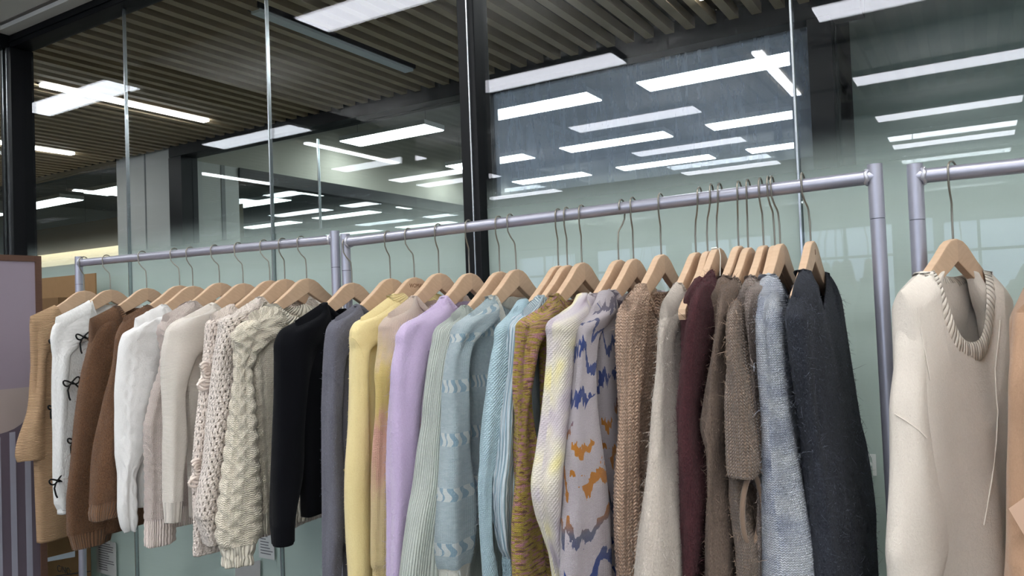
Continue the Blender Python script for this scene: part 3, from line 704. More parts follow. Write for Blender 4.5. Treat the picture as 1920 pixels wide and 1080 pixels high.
def pat_bluegrey(t, uv, u, v):
    n = t.noise(t.scaled(uv, (5, 20, 1)), 1.0, 3, 0.55); n2 = t.noise(t.scaled(uv, (300, 300, 1)), 1.0, 2)
    return t.ramp(t.M('MULTIPLY_ADD', n2, 0.3, t.M('MULTIPLY', n, 0.85)), [(0.38, lin((132, 140, 164))), (0.50, lin((184, 191, 210))), (0.66, lin((226, 229, 238)))])
def pat_stripe(t, uv, u, v):
    s = t.M('ABSOLUTE', t.M('SINE', t.M('ADD', t.M('MULTIPLY', u, PI/0.0075), t.M('MULTIPLY', t.M('SINE', t.M('MULTIPLY', v, 34.0)), 0.9))))
    return t.mix(t.M('SMOOTH_MIN', s, 1.0, 0.2), lin((118, 150, 166)), lin((206, 216, 222)))
K = dict(
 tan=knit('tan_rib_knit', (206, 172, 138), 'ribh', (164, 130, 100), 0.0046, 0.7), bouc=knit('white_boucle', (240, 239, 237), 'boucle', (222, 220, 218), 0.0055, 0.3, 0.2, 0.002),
 brown=knit('brown_mohair', (140, 104, 78), 'fuzz', (78, 52, 36), 0.004, 0.8, 0.12, 0.003, mel_shade=0.5), white=knit('white_wool', (249, 247, 245), 'fuzz', (228, 225, 222), 0.004, 0.35, 0.3),
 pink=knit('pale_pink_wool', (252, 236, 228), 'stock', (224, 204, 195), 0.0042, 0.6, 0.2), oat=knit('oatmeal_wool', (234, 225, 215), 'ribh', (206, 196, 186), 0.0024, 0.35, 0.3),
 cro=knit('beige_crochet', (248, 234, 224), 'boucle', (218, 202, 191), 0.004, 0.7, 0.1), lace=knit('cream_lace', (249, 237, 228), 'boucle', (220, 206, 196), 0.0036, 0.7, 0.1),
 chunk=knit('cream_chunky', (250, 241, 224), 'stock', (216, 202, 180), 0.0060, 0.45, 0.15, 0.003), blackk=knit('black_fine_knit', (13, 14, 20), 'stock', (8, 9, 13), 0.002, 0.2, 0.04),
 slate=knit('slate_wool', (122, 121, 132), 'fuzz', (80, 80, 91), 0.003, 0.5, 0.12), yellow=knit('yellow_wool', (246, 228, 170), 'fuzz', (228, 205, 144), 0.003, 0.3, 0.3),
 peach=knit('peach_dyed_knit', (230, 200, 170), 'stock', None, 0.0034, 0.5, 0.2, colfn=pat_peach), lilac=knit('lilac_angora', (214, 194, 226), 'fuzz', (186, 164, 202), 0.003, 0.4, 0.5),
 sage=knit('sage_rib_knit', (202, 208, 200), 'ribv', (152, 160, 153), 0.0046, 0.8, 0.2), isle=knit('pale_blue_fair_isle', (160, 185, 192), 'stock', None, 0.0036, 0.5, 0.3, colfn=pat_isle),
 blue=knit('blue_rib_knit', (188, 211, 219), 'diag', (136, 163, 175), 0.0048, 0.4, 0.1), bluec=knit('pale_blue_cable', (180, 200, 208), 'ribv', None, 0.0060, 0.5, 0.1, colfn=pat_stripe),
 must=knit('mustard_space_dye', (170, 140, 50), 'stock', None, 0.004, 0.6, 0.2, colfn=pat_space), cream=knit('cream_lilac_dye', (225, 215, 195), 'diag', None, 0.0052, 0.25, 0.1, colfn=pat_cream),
 tiger=knit('tiger_intarsia', (190, 182, 186), 'stock', None, 0.0028, 0.4, 0.2, colfn=pat_tiger), camel=knit('tan_rope_knit', (238, 204, 178), 'stock', (188, 152, 128), 0.0072, 1.0, 0.2, 0.003, mel_shade=0.5),
 oatf=knit('oatmeal_mohair', (226, 214, 202), 'fuzz', (178, 164, 150), 0.003, 0.7, 0.3, mel_shade=0.45), burg=knit('burgundy_mohair', (98, 58, 62), 'fuzz', (50, 27, 31), 0.003, 0.8, 0.06, mel_shade=0.5),
 taupe=knit('dark_taupe_mohair', (146, 126, 112), 'fuzz', (80, 66, 58), 0.003, 0.8, 0.1, mel_shade=0.5), taupr=knit('taupe_rib_knit', (172, 146, 126), 'stock', (112, 92, 78), 0.0062, 0.8, 0.35, 0.003),
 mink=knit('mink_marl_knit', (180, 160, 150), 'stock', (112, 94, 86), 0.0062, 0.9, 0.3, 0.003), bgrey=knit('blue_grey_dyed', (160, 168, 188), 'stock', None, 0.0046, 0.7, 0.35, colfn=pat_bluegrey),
 char=knit('charcoal_mohair', (68, 71, 80), 'fuzz', (26, 28, 35), 0.003, 0.8, 0.05, mel_shade=0.5), ivory=knit('ivory_wool', (244, 234, 222), 'fuzz', (222, 210, 197), 0.003, 0.35, 0.3),
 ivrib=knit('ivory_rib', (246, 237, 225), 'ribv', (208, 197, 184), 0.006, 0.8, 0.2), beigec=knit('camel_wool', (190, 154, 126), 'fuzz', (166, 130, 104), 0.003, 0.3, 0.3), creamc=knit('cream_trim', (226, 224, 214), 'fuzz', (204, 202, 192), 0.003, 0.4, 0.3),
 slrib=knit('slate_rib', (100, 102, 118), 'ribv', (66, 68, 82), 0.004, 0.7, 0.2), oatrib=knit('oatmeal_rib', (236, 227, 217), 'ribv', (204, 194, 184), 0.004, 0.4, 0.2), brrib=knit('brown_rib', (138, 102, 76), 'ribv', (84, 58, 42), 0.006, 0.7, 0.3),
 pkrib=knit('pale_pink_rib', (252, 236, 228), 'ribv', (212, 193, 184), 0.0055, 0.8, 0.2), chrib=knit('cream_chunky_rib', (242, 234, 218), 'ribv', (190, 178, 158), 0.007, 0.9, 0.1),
)
H = 'pale wooden hanger carrying the '
def G(key, *a, **k): return garment(key, *a, **k)
cab5 = cable((0.12, 0.30, 0.5), 0.022, 0.085, 0.0035); cab6 = cable((0.05, 0.25, 0.45, 0.65, 0.85), 0.020, 0.040, 0.0036)
cab10 = cable((0.06, 0.22, 0.38, 0.54, 0.70, 0.86), 0.024, 0.072, 0.0072, 0.7); cab19 = cable((0.15, 0.4, 0.65, 0.9), 0.016, 0.06, 0.002)
roll = lambda s, v, L: 0.0005*np.sin(2*PI*v/0.0085)
herr = lambda s, v, L: 0.0016*np.abs(np.sin(PI*(s/0.016)))+0.0011*np.sin(2*PI*(v/0.011+np.abs(((s/0.045) % 1)-.5)*2.4))
lace8 = lambda s, v, L: lace(s, v, L, 0.011, 0.017, 0.0026)
# ---- left rack
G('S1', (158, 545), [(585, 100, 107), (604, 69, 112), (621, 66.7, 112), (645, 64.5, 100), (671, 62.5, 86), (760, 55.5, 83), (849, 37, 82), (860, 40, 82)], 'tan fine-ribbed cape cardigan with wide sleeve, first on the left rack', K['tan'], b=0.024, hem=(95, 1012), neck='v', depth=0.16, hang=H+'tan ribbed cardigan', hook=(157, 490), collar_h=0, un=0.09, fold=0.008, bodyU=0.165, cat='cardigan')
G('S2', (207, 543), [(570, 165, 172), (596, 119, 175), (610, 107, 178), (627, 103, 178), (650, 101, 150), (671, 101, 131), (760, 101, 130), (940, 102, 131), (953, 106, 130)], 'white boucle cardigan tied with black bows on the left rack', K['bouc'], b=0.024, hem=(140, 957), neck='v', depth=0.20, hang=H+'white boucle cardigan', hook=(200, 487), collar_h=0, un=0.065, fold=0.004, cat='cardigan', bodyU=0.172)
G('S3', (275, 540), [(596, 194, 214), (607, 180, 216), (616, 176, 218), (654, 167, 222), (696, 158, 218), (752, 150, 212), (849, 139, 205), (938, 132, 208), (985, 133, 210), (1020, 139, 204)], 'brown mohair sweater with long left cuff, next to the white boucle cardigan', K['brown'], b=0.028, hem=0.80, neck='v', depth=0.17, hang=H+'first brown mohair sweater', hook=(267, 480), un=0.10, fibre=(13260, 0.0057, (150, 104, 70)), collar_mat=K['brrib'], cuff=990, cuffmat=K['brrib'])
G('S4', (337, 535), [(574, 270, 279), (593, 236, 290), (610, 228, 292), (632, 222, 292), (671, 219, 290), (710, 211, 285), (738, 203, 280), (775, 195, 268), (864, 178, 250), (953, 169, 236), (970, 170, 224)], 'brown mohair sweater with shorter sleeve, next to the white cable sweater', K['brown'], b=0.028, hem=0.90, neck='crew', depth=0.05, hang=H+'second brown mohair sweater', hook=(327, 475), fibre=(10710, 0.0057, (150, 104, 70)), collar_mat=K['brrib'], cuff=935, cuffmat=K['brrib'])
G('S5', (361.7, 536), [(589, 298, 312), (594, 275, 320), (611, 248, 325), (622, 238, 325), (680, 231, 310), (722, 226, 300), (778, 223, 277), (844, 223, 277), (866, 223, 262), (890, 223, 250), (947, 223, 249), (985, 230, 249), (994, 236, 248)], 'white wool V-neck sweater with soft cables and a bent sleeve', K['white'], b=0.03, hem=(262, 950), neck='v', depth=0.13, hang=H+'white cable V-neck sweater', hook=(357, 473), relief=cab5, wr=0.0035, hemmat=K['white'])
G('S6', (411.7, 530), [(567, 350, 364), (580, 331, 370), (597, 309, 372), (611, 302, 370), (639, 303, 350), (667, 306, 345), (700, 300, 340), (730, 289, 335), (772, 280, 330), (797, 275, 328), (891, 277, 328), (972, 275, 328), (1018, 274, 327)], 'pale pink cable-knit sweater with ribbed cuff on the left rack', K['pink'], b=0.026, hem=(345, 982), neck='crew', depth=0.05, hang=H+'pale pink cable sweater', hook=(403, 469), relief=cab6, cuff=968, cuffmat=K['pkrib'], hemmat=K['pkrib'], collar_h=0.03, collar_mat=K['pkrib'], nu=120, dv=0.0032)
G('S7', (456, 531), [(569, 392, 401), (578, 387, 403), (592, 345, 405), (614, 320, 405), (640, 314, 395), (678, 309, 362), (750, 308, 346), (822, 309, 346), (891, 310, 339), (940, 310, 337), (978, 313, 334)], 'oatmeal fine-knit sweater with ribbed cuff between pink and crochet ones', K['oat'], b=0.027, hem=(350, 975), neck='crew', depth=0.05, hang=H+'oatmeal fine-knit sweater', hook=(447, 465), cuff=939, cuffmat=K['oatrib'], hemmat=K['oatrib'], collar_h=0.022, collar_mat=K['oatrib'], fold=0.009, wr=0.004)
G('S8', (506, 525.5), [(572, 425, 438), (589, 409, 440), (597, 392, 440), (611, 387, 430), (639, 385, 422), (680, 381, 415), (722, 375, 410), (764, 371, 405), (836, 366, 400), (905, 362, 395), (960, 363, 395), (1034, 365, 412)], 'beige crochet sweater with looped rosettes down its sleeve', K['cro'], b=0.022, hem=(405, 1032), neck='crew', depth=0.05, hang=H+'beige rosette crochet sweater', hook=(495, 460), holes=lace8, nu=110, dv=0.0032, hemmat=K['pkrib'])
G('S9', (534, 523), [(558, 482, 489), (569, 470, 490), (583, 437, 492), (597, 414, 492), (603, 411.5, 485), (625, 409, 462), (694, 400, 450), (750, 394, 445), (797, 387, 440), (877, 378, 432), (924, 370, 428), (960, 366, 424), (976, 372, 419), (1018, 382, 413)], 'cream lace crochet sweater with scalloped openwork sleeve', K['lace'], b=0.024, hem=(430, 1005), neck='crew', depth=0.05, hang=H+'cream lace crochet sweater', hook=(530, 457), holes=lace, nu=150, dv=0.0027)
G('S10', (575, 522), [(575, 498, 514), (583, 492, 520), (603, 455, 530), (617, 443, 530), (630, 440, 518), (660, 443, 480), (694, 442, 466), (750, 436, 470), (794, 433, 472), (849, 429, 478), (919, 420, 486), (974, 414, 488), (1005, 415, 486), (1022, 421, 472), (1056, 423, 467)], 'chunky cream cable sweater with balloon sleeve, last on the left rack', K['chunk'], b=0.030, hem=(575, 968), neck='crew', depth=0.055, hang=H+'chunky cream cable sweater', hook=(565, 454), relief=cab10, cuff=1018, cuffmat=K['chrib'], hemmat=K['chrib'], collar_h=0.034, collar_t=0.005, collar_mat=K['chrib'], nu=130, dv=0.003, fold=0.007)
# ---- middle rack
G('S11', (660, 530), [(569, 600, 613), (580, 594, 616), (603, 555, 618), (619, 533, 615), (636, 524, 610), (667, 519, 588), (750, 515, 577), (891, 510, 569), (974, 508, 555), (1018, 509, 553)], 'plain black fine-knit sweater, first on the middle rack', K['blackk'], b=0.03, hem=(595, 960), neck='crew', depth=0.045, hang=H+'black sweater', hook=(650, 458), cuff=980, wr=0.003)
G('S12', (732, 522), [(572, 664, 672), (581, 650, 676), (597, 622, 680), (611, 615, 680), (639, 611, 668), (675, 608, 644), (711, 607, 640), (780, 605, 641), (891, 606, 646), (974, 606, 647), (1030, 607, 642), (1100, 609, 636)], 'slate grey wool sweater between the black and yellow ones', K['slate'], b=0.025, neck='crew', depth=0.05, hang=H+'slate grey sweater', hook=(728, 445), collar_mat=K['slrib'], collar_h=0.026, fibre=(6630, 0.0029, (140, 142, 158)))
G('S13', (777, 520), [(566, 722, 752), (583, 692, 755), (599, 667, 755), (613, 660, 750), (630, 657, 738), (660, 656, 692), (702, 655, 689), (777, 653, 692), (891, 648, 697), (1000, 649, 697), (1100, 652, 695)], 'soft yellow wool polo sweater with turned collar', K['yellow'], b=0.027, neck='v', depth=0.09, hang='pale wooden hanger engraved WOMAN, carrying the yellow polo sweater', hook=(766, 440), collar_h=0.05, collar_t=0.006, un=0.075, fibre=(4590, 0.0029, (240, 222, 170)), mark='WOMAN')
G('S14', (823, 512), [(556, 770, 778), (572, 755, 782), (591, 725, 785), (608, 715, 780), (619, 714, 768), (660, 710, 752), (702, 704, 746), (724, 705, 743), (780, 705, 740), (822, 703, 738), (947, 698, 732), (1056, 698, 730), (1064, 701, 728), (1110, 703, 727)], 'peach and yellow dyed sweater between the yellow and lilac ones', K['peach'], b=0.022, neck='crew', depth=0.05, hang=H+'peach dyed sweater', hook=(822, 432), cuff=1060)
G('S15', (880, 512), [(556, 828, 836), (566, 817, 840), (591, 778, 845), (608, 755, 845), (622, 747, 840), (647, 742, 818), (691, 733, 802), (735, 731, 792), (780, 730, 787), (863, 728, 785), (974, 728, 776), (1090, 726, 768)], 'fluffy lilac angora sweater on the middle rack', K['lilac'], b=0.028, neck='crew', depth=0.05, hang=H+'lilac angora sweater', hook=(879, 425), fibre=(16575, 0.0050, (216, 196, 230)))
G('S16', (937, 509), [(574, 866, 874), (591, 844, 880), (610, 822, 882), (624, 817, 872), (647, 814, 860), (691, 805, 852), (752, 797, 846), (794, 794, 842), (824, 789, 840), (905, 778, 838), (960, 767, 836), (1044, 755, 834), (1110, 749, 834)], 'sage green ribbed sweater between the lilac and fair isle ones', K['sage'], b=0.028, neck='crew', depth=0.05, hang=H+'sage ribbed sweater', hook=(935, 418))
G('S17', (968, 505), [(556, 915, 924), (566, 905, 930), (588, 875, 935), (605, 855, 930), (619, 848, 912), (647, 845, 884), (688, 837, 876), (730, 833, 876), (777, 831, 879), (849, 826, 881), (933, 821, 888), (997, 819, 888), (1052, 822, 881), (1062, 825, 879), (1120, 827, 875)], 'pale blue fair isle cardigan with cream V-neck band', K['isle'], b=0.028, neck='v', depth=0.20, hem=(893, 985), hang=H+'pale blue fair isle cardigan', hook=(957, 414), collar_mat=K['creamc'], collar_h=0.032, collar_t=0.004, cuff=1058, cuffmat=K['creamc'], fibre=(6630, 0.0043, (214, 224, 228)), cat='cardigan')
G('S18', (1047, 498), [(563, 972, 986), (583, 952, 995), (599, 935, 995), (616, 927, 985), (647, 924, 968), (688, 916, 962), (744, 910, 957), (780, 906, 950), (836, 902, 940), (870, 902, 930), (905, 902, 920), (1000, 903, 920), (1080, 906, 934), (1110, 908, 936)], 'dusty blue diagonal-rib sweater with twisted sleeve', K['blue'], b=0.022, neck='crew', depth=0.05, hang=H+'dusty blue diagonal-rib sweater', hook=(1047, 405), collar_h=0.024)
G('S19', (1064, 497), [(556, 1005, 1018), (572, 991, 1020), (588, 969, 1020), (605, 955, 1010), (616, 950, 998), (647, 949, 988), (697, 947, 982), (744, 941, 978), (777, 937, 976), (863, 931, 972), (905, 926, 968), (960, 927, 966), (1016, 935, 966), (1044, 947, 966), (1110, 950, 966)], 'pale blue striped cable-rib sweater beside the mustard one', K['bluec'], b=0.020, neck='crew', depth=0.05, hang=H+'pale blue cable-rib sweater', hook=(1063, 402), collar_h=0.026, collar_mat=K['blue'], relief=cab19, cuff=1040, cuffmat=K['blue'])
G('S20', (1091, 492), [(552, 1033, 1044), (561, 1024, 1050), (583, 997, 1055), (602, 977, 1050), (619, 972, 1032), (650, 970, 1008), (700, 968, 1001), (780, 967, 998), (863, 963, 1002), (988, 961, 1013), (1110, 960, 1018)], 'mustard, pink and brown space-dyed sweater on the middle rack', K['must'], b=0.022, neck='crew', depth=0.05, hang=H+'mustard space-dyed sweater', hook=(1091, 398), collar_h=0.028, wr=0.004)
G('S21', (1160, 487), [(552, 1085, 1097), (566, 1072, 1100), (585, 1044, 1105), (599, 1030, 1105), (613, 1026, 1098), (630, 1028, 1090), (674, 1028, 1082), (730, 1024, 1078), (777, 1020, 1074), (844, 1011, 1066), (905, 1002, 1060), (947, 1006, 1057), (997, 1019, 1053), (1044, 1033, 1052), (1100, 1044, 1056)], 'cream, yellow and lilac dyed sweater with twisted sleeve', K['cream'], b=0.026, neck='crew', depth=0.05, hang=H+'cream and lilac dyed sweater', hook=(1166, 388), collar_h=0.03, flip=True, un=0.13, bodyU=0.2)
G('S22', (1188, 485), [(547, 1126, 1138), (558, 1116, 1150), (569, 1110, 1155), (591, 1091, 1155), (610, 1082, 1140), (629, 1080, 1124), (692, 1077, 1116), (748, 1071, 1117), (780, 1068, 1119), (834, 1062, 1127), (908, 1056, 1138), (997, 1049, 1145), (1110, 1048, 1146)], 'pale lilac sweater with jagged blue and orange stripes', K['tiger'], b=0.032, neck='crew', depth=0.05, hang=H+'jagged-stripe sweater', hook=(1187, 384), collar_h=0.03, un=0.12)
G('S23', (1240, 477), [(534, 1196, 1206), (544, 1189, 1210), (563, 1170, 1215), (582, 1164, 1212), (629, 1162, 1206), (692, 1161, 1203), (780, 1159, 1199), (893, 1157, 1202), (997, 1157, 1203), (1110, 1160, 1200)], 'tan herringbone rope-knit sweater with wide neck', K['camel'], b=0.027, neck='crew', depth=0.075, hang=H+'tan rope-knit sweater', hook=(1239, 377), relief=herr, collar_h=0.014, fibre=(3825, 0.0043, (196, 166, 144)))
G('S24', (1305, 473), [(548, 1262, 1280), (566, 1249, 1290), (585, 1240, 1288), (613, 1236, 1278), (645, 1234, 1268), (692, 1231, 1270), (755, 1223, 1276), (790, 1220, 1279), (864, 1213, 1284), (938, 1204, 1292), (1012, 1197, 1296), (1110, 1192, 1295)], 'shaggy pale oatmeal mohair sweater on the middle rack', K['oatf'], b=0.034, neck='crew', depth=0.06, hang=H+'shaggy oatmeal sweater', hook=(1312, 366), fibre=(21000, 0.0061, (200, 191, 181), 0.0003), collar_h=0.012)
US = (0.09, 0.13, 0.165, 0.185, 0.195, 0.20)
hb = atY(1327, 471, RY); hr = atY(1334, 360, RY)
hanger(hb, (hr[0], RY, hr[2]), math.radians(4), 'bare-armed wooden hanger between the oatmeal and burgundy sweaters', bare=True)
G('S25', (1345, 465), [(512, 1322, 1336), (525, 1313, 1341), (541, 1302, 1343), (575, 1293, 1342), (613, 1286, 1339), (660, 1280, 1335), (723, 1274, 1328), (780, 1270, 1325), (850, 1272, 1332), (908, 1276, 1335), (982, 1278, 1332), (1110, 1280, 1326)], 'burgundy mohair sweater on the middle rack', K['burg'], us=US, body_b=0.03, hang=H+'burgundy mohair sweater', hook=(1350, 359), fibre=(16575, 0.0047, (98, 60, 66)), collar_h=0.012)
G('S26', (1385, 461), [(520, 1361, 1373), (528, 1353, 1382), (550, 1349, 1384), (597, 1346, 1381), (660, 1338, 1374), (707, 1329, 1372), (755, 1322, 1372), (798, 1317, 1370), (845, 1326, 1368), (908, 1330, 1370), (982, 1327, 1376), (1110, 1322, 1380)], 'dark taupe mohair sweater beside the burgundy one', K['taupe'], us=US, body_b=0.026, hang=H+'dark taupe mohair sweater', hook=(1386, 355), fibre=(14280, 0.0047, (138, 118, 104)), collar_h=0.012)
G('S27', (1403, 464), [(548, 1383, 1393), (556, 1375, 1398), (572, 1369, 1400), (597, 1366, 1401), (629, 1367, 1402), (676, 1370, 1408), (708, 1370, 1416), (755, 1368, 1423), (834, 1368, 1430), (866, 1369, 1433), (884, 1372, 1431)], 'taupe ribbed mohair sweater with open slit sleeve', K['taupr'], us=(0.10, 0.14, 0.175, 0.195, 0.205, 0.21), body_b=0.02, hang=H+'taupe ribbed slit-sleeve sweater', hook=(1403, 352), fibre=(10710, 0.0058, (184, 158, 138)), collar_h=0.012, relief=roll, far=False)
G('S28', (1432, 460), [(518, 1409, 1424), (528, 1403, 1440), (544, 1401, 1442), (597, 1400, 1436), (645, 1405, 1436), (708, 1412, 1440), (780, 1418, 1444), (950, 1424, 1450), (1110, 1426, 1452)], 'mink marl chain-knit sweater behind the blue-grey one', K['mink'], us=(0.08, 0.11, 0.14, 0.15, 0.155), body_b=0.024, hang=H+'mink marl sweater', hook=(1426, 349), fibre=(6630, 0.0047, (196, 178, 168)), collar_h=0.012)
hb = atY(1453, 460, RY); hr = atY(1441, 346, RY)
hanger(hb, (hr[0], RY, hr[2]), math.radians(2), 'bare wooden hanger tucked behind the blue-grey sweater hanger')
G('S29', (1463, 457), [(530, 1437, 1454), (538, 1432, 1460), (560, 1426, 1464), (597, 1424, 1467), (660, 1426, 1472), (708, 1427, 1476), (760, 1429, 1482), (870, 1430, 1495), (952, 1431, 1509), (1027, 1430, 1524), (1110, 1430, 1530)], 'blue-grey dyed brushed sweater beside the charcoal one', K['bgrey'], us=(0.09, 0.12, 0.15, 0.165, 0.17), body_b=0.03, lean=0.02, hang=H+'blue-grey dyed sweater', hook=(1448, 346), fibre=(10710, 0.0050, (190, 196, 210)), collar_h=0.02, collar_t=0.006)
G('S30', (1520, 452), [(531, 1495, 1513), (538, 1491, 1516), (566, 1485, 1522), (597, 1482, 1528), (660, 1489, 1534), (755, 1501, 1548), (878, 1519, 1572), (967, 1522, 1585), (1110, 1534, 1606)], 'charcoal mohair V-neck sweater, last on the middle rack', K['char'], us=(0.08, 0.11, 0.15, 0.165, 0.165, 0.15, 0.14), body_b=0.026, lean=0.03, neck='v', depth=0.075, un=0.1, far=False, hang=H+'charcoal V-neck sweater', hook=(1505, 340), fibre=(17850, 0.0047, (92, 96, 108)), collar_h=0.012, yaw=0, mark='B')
# far sleeve of the charcoal sweater, swinging out past its body
def tube_from_px(name, e, F, lv, us, mat, rng_seed, depth_a=0.05, fib=None, nu=72, relief=None):
    rng = np.random.default_rng(rng_seed); cu, cw, cz, bb, aa = [], [], [], [], []
    for i, (y, xl, xr) in enumerate(lv):
        u, wv, z = F.hit((xl+xr)/2, y, us[min(i, len(us)-1)]); P = F.A+F.n*u+F.w*wv+np.array([0, 0, z]); d = (P-CAM)@_f
        cu.append(u); cw.append(wv); cz.append(z); bb.append((xr-xl)/2*d/FPX); aa.append(min(depth_a, 0.012+0.012*i))
    q = np.concatenate([[0], np.cumsum(np.maximum(np.abs(np.diff(cz)), 0.004))]); t = np.linspace(0, q[-1], max(24, int(q[-1]/0.005)))
    cu, cw, cz, bb, aa = (cr(q, x, t) for x in (cu, cw, cz, bb, aa))
    C = F.P(cu, cw, cz); Av = F.P(aa, 0*aa, 0*aa); P, th = tube_grid(C, Av, F.w, np.maximum(bb, .002), 2.2, nu)
    Th, Vg = np.meshgrid(th, t); nr = normals_of(P); nr = nr*np.sign(np.sum(nr*(P-C[:, None, :]), axis=2, keepdims=True)+1e-9)
    P = P+nr*(wrinkle(rng, Th, Vg, 0.003, 1)*np.clip(t/0.1, 0, 1)[:, None])[:, :, None]
    top = P[0].mean(0); cap = np.stack([top+(P[0]-top)*0.02]); bc = P[-1].mean(0); inn = np.stack([bc+(P[-1]-bc)*0.85, bc+(P[-1]-bc)*0.8+np.array([0, 0, .05])])
    full = np.concatenate([cap, P, inn]); o = grid_obj(name, full, th/(2*PI)*0.3, np.concatenate([[-.01], t, t[-1]+np.array([.005, .05])]), mat, e)
    if fib: hairs('loose_fibres', [P], fib[0], fib[1], fib[2], e, rng)
    return o
e30, F30 = GARMENTS['S30']
tube_from_px('sleeve', e30, F30, [(526, 1541, 1550), (536, 1540, 1556), (566, 1545, 1569), (597, 1548, 1574), (660, 1552, 1582), (723, 1558, 1593), (777, 1565, 1604), (843, 1577, 1622), (938, 1592, 1637), (991, 1600, 1640), (1040, 1606, 1637), (1066, 1608, 1622)], (-0.10, -0.13, -0.17, -0.19, -0.19), K['char'], 5, 0.05, (2400, 0.009, (92, 96, 108)))
# slit sleeve of the taupe sweater: the lower flap and the rolled rim of its opening
e27, F27 = GARMENTS['S27']
tube_from_px('sleeve_flap', e27, F27, [(862, 1376, 1392), (885, 1371, 1396), (923, 1371, 1398), (985, 1376, 1410), (1030, 1382, 1424), (1110, 1387, 1424)], (0.205,), K['taupr'], 9, 0.03, (1200, 0.008, (184, 158, 138)))
tube_from_px('sleeve_lining', e27, F27, [(890, 1398, 1410), (905, 1394, 1422), (950, 1394, 1427), (1000, 1398, 1426), (1030, 1400, 1424)], (0.165,), K['taupe'], 11, 0.02)
pts = []
for k in range(33):
    th = 2*PI*k/32; px, py = 1409+17*math.cos(th)-2*math.sin(th), 955+66*math.sin(th)
    u, wv, z = F27.hit(px, py, 0.222-0.02*math.cos(th)); pts.append(F27.n*u+F27.w*wv+np.array([0, 0, z]))
MB().tube(pts, 0.0042, 10, False).build('slit_rim', K['taupr'], e27)
# ---- ivory sweater on the right-hand rack
e31, F31 = garment('S31', (1787, 448), [(512, 1750, 1764), (527, 1738, 1765), (563, 1707, 1760), (587, 1692, 1754), (607, 1688, 1750), (640, 1685, 1748), (687, 1683, 1742), (770, 1675, 1740), (866, 1673, 1750), (985, 1672, 1777), (1023, 1672, 1783), (1060, 1672, 1770), (1110, 1671, 1748)], 'ivory crew-neck wool sweater hanging on the rack beside the post', K['ivory'], yaw=-23, b=0.028, body_b=0.036, neck='crew', depth=0.13, un=0.10, collar_h=0.034, collar_t=0.0035, collar_mat=K['ivrib'], hang='warm wooden hanger carrying the ivory sweater on the cut-off rack', hook=(1786, 320), fold=0.010, bodyU=0.168, nu=110, wr=0.0018)
def seam_line(px, key, r, mat, name='seam'):
    e = GARMENTS[key][0]; pts = [on_surface(key, x, y, -0.0002) for x, y in px]
    MB().tube(pts, r, 8).build(name, mat, e)
seam_line([(1876, 600), (1872, 640), (1866, 690), (1868, 740), (1871, 772), (1868, 830), (1860, 900), (1845, 985)], 'S31', 0.0011, K['ivory'])
seam_line([(1720, 577), (1727, 620), (1737, 670), (1745, 713)], 'S31', 0.0010, K['ivory'])
seam_line([(1677, 776), (1700, 790), (1722, 806), (1738, 821)], 'S31', 0.0009, K['ivory'])
seam_line([(658, 632), (667, 637), (676, 652), (683, 672)], 'S13', 0.0008, K['yellow'])
seam_line([(608, 698), (620, 704), (632, 714), (638, 722)], 'S12', 0.0007, K['slate'])
# camel garment cut by the right edge
e32, F32 = garment('S32', (1990, 455), [(520, 1955, 1970), (545, 1930, 1985), (573, 1914, 1990), (640, 1908, 1985), (710, 1903, 1980), (800, 1906, 1980), (870, 1906, 1985), (1000, 1900, 1990), (1110, 1890, 1990)], 'camel wool garment cut off at the frame edge beside the ivory sweater', K['beigec'], yaw=-19, b=0.045, body_b=0.04, hang='wooden hanger of the camel garment beyond the frame edge', hook=(1990, 315), cat='garment')
fl = MB(); q = [F32.hit(x, y, 0.26) for x, y in ((1894, 952), (1925, 930), (1960, 960), (1960, 1040), (1922, 1000))]
fl.prism([F32.n*u+F32.w*wv+np.array([0, 0, z]) for u, wv, z in q], F32.n, 0.006).build('lapel', knit('blush_lapel', (226, 190, 164), 'fuzz', (206, 170, 146), 0.003, 0.3, 0.3), e32)
# ---- black cord bows
cord = plain('black_cord', (14, 14, 16), 0.6, 0, 0.3)
def bow(key, x, y, wv, s=1.0, tilt=0.0, u=None):
    e, F = GARMENTS[key]; c = on_surface(key, x, y, 0.003)
    def pt(a, b, d=0.0):
        a, b = a*math.cos(tilt)-b*math.sin(tilt), a*math.sin(tilt)+b*math.cos(tilt); return c-F.n*a*s+np.array([0, 0, b*s])+F.w*(0.003+d)
    mb = MB()
    for sg in (-1, 1):
        mb.tube([pt(sg*0.034*math.sin(t)*abs(math.cos(t*0.5))**0.3, 0.013*math.sin(2*t)*0.9+0.006*math.sin(t), 0.003*math.sin(t)) for t in np.linspace(0, PI, 16)], 0.0024, 8)
        mb.tube([pt(0, 0), pt(sg*0.010, -0.006, .002), pt(sg*0.020, -0.022, .002), pt(sg*0.024+0.004, -0.050), pt(sg*0.022+0.004, -0.062)], 0.0024, 8)
    mb.tube([pt(-0.004, 0.003, .004), pt(0.004, -0.003, .004)], 0.0042, 8)
    mb.build('bow', cord, e)
for x, y, s, tl in ((156, 632, 0.78, 0.15), (133, 718, 0.8, 0.2), (138, 826, 0.66, 0.1), (107, 901, 0.78, 0.25)): bow('S2', x, y, 0.03 if x > 120 else 0.026, s, tl)
for x, y in ((101, 641), (99, 764)): bow('S1', x, y, 0.028, 0.55, 0.1)
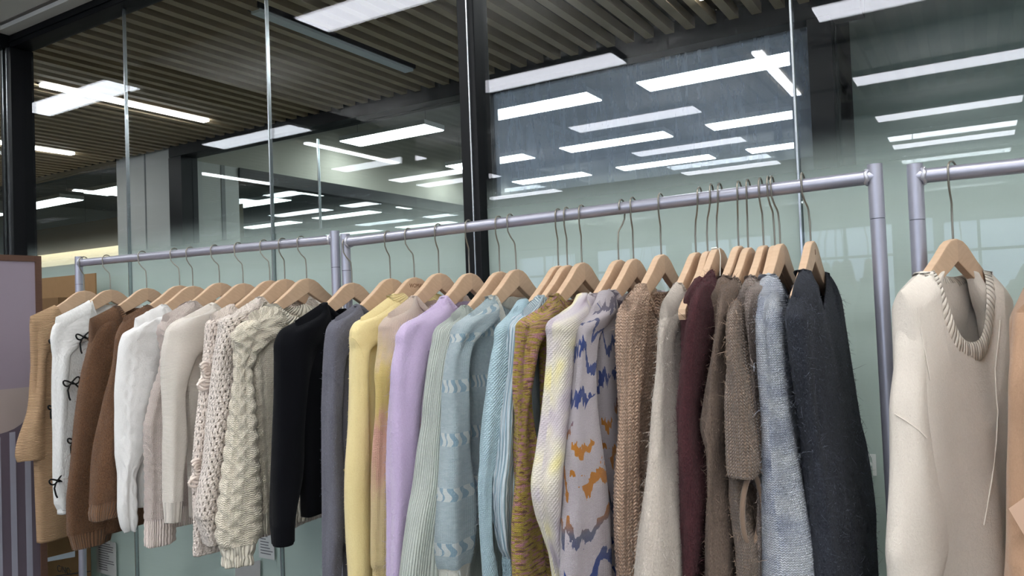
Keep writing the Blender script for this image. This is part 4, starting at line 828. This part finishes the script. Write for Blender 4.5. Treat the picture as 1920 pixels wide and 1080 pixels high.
# ---- rosettes on the crochet sleeve
for x, y in ((384, 703), (368, 884)):
    e, F = GARMENTS['S8']; c = on_surface('S8', x, y, 0.004)-F.w*0.020; mb = MB()
    for j in range(7):
        a0 = j*0.9; rr = 0.010+0.0016*j; dz = 0.028-0.009*j
        ca = np.array([math.cos(a0), math.sin(a0)])
        mb.tube([c+F.n*(0.006*ca[0]+rr*math.cos(t)*1.0)+np.array([0, 0, dz*0.9+rr*0.6*math.sin(t)])+F.w*(0.026+0.004*math.sin(t+a0)) for t in np.linspace(0, 2*PI, 15)], 0.0034, 8, False)
    mb.build('rosette', K['cro'], e)
# ---- buttons on the lilac placket low between the sleeves
e15, F15 = GARMENTS['S15']
for x, y in ((898, 1008), (899, 1063)):
    c = on_surface('S15', x, y, 0.001)
    mb = MB(); mb.tube([c, c+F15.w*0.004], 0.0075, 18); mb.build('button', plain('mauve_button', (150, 120, 136), 0.35), e15)
# ---- paper tag on a string beside the burgundy sweater
tp = [atY(x, y, 1.335) for x, y in ((1337, 466), (1348, 466), (1351, 480), (1350, 520), (1347, 560))]
tg = empty('swing_tag', tuple(tp[0])); L0 = tp[0]
MB().tube([p-L0 for p in tp], 0.0009, 8).build('string', plain('tag_string', (230, 226, 216), 0.7), tg)
MB().tube([tp[0]-L0+np.array([-.003, 0, 0]), tp[0]-L0+np.array([.007, 0, .0005])], 0.0018, 8).build('toggle', plain('tag_string', (230, 226, 216), 0.7), tg)
q = [atY(x, y, 1.33) for x, y in ((1344, 534), (1351, 536), (1347, 600), (1336, 640), (1338, 600))]
MB().prism([p-L0 for p in q], (0, 1, 0), 0.0015).build('paper_tag', plain('tag_paper', (168, 176, 188), 0.5), tg)
tag(tg, 'pale paper tag on a white string beside the burgundy sweater', 'tag')
# ================================================================== display board at the left
XB = -2.86
bw = [atX(77.5, 480, XB), atX(66, 487, XB)]; yR, zT = bw[0][1], bw[0][2]; fw = abs(bw[0][1]-bw[1][1]); yL = yR-0.95
bd = empty('display_board', (XB, (yL+yR)/2, 0)); L0 = np.array([XB, (yL+yR)/2, 0])
fr_m = wood('walnut_frame', (112, 82, 68), (86, 60, 50))
def bb_(name, a, b, m): return box(name, tuple(np.array(a)-L0), tuple(np.array(b)-L0), m, bd)
bb_('backing', (XB-0.03, yL+.01, 0.02), (XB-0.008, yR-.01, zT-.01), plain('board_back', (90, 80, 90)))
bb_('frame_side', (XB-0.035, yR-fw, 0.0), (XB, yR, zT), fr_m); bb_('frame_side', (XB-0.035, yL, 0.0), (XB, yL+fw, zT), fr_m)
bb_('frame_top', (XB-0.034, yL, zT-fw), (XB-.001, yR, zT), fr_m); bb_('frame_bottom', (XB-0.034, yL, 0.0), (XB-.001, yR, fw), fr_m)
z1 = atX(30, 728, XB)[2]; pr_m = plain('print_mauve', (158, 144, 158), 0.35, 0, 0.4, 0.04, 2.0); pb_m = plain('print_beige', (176, 160, 156), 0.4, 0, 0.4, 0.04, 3.0); pd_m = plain('print_plum', (104, 92, 104), 0.4, 0, 0.4, 0.06, 3.0); pl_m = plain('print_lilac_bar', (164, 162, 178), 0.4)
bb_('printed_panel', (XB-.008, yL+fw, z1), (XB-.004, yR-fw, zT-fw), pr_m)
cv = [atX(x, y, XB) for x, y in ((57, 776), (50, 786), (40, 796), (28, 804), (14, 810), (0, 814))]
cv = [(XB-.008, p[1], p[2]) for p in cv]; cv[0] = (XB-.008, yR-fw, cv[0][2]+.004); zl = cv[-1][2]-0.03
MB().prism([tuple(np.array(p)-L0) for p in [(XB-.008, yR-fw, z1)]+cv+[(XB-.008, yL+fw, zl), (XB-.008, yL+fw, z1)]], (1, 0, 0), 0.004).build('printed_band', pb_m, bd)
MB().prism([tuple(np.array(p)-L0) for p in [(XB-.008, yR-fw, fw)]+cv+[(XB-.008, yL+fw, zl), (XB-.008, yL+fw, fw)]], (1, 0, 0), 0.003).build('printed_column', pd_m, bd)
for k, x in enumerate((-40, -9, 19, 47)):
    a, b = atX(x, 830, XB), atX(x+11, 830, XB); ztop = float(np.interp(b[1], [c[1] for c in cv][::-1], [c[2] for c in cv][::-1])) if b[1] > cv[-1][1] else zl
    bb_('printed_bar', (XB-.0045, a[1], fw), (XB-.0035, b[1], ztop-.012), pl_m)
tag(bd, 'mauve printed display board in a walnut frame at the rack end', 'board')
# ================================================================== cardboard boxes behind the left rack
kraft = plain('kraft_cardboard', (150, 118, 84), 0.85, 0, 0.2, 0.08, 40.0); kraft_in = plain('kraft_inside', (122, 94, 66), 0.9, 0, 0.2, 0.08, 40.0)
xr = atY(171, 1030, 1.80)[0]; zt = atY(110, 1003, 1.62)[2]
b1 = empty('cardboard_box', (xr-0.3, 1.70, 0)); 
bevelled(box('carton', (-0.3, -0.08, 0.0), (0.3, 0.10, zt), kraft, b1), 0.004)
ym = -0.081
def onbox(pxs): return [atY(x, y, 1.62)-np.array(b1.location) for x, y in pxs]
q = onbox(((84, 1047), (141, 1033), (141, 1044), (84, 1054)));  MB().prism([tuple(p) for p in q], (0, -1, 0), 0.0012).build('tape_strip', plain('tape_grey', (150, 160, 168), 0.4), b1)
p0 = onbox(((121, 1069),))[0]; ink = plain('print_ink', (26, 22, 18), 0.7)
M = Matrix(((1, 0, 0, p0[0]), (0, 0, -1, -0.0815), (0, 1, 0, p0[2]), (0, 0, 0, 1))); t = text('printed_code', 'C/NO:', 0.036, ink, Matrix.Identity(4), b1); t.matrix_local = M
q = onbox(((105, 1079), (170, 1070), (170, 1072), (105, 1081))); MB().prism([tuple(p) for p in q], (0, -1, 0), 0.0012).build('printed_rule', ink, b1)
tag(b1, 'brown cardboard carton printed C/NO: on the floor behind the rack', 'box', 'cartons behind the left rack')
c0 = atY(182, 536, 1.74); zc = atY(110, 558, 1.64)[2]
b2 = empty('cardboard_box', (c0[0]-0.33, 1.70, zt))
hgt = zc-zt
box('front_wall', (-0.30, -0.075, 0.002), (0.26, -0.068, hgt), kraft_in, b2); box('back_wall', (-0.30, 0.09, 0.002), (0.26, 0.097, hgt), kraft, b2)
box('side_wall', (-0.30, -0.068, 0.002), (-0.293, 0.09, hgt), kraft, b2); box('side_wall', (0.253, -0.068, 0.002), (0.26, 0.09, hgt), kraft_in, b2); box('base', (-0.293, -0.068, 0.002), (0.253, 0.09, 0.01), kraft, b2)
box('flap', (-0.30, 0.05, hgt), (0.30, 0.056, hgt+0.095), kraft, b2)
tag(b2, 'open brown cardboard carton with raised flap, on top of the printed carton', 'box', 'cartons behind the left rack')
# ================================================================== papers and lettering on the glass
paper = plain('paper_white', (214, 216, 214), 0.7); inkg = plain('paper_ink', (110, 112, 116), 0.8)
def notice(px, yy, label, lines):
    q = [atY(x, y, yy) for x, y in px]; c = sum(q)/4; e = empty('paper_notice', tuple(c)); x0, x1 = (min(p[0] for p in q)-c[0], max(p[0] for p in q)-c[0]); z0, z1 = (min(p[2] for p in q)-c[2]+.01, max(p[2] for p in q)-c[2]-.01)
    box('sheet', (x0, -.0006, z0), (x1, .0006, z1), paper, e)
    for k in range(lines):
        zz = z1-(z1-z0)*(0.10+0.84*k/lines); ln = (x1-x0)*random.uniform(0.35, 0.8); xx = x0+(x1-x0)*0.12
        box('text_line', (xx, -.0012, zz-.0016), (xx+ln, -.0006, zz+.0016), inkg, e)
    return tag(e, label, 'paper', 'paper notices on the glass')
notice(((182, 1022), (217, 1013), (217, 1064), (182, 1077)), GY-0.006, 'white printed notice stuck on the glass below the brown sweater', 12)
notice(((486, 986), (513, 980), (512, 1043), (486, 1050)), GY-0.006, 'faint white notice on the glass behind the chunky cable sweater', 10)
q = [atY(x, y, GY-0.006) for x, y in ((441, 1062), (488, 1050), (488, 1090), (441, 1100))]
sgn = empty('paper_sheet', tuple(q[0])); MB().prism([p-q[0] for p in q], (0, 1, 0), 0.0008).build('sheet', plain('paper_grey', (176, 176, 174), 0.7), sgn); tag(sgn, 'plain pale sheet on the glass under the chunky cable sleeve', 'paper')
a, b = atY(1646.5, 852, GY-.006), atY(1644, 892, GY-.006); lt = empty('vinyl_letter', tuple(b)); L0 = np.array(lt.location); vin = plain('vinyl_pale', (244, 248, 246), 0.5)
hL = a[2]-b[2]; mb = MB(); wst = hL*0.17
mb.box((-wst, -.0006, 0), (0, .0006, hL)); mb.box((-hL*0.72, -.0006, hL-wst*0.9), (-wst, .0006, hL)); mb.box((-hL*0.66, -.0006, hL*0.46), (-wst, .0006, hL*0.46+wst*0.85))
mb.build('letter_shape', vin, lt); tag(lt, 'pale reversed letter F on the frosted glass beside the charcoal sweater', 'letter')
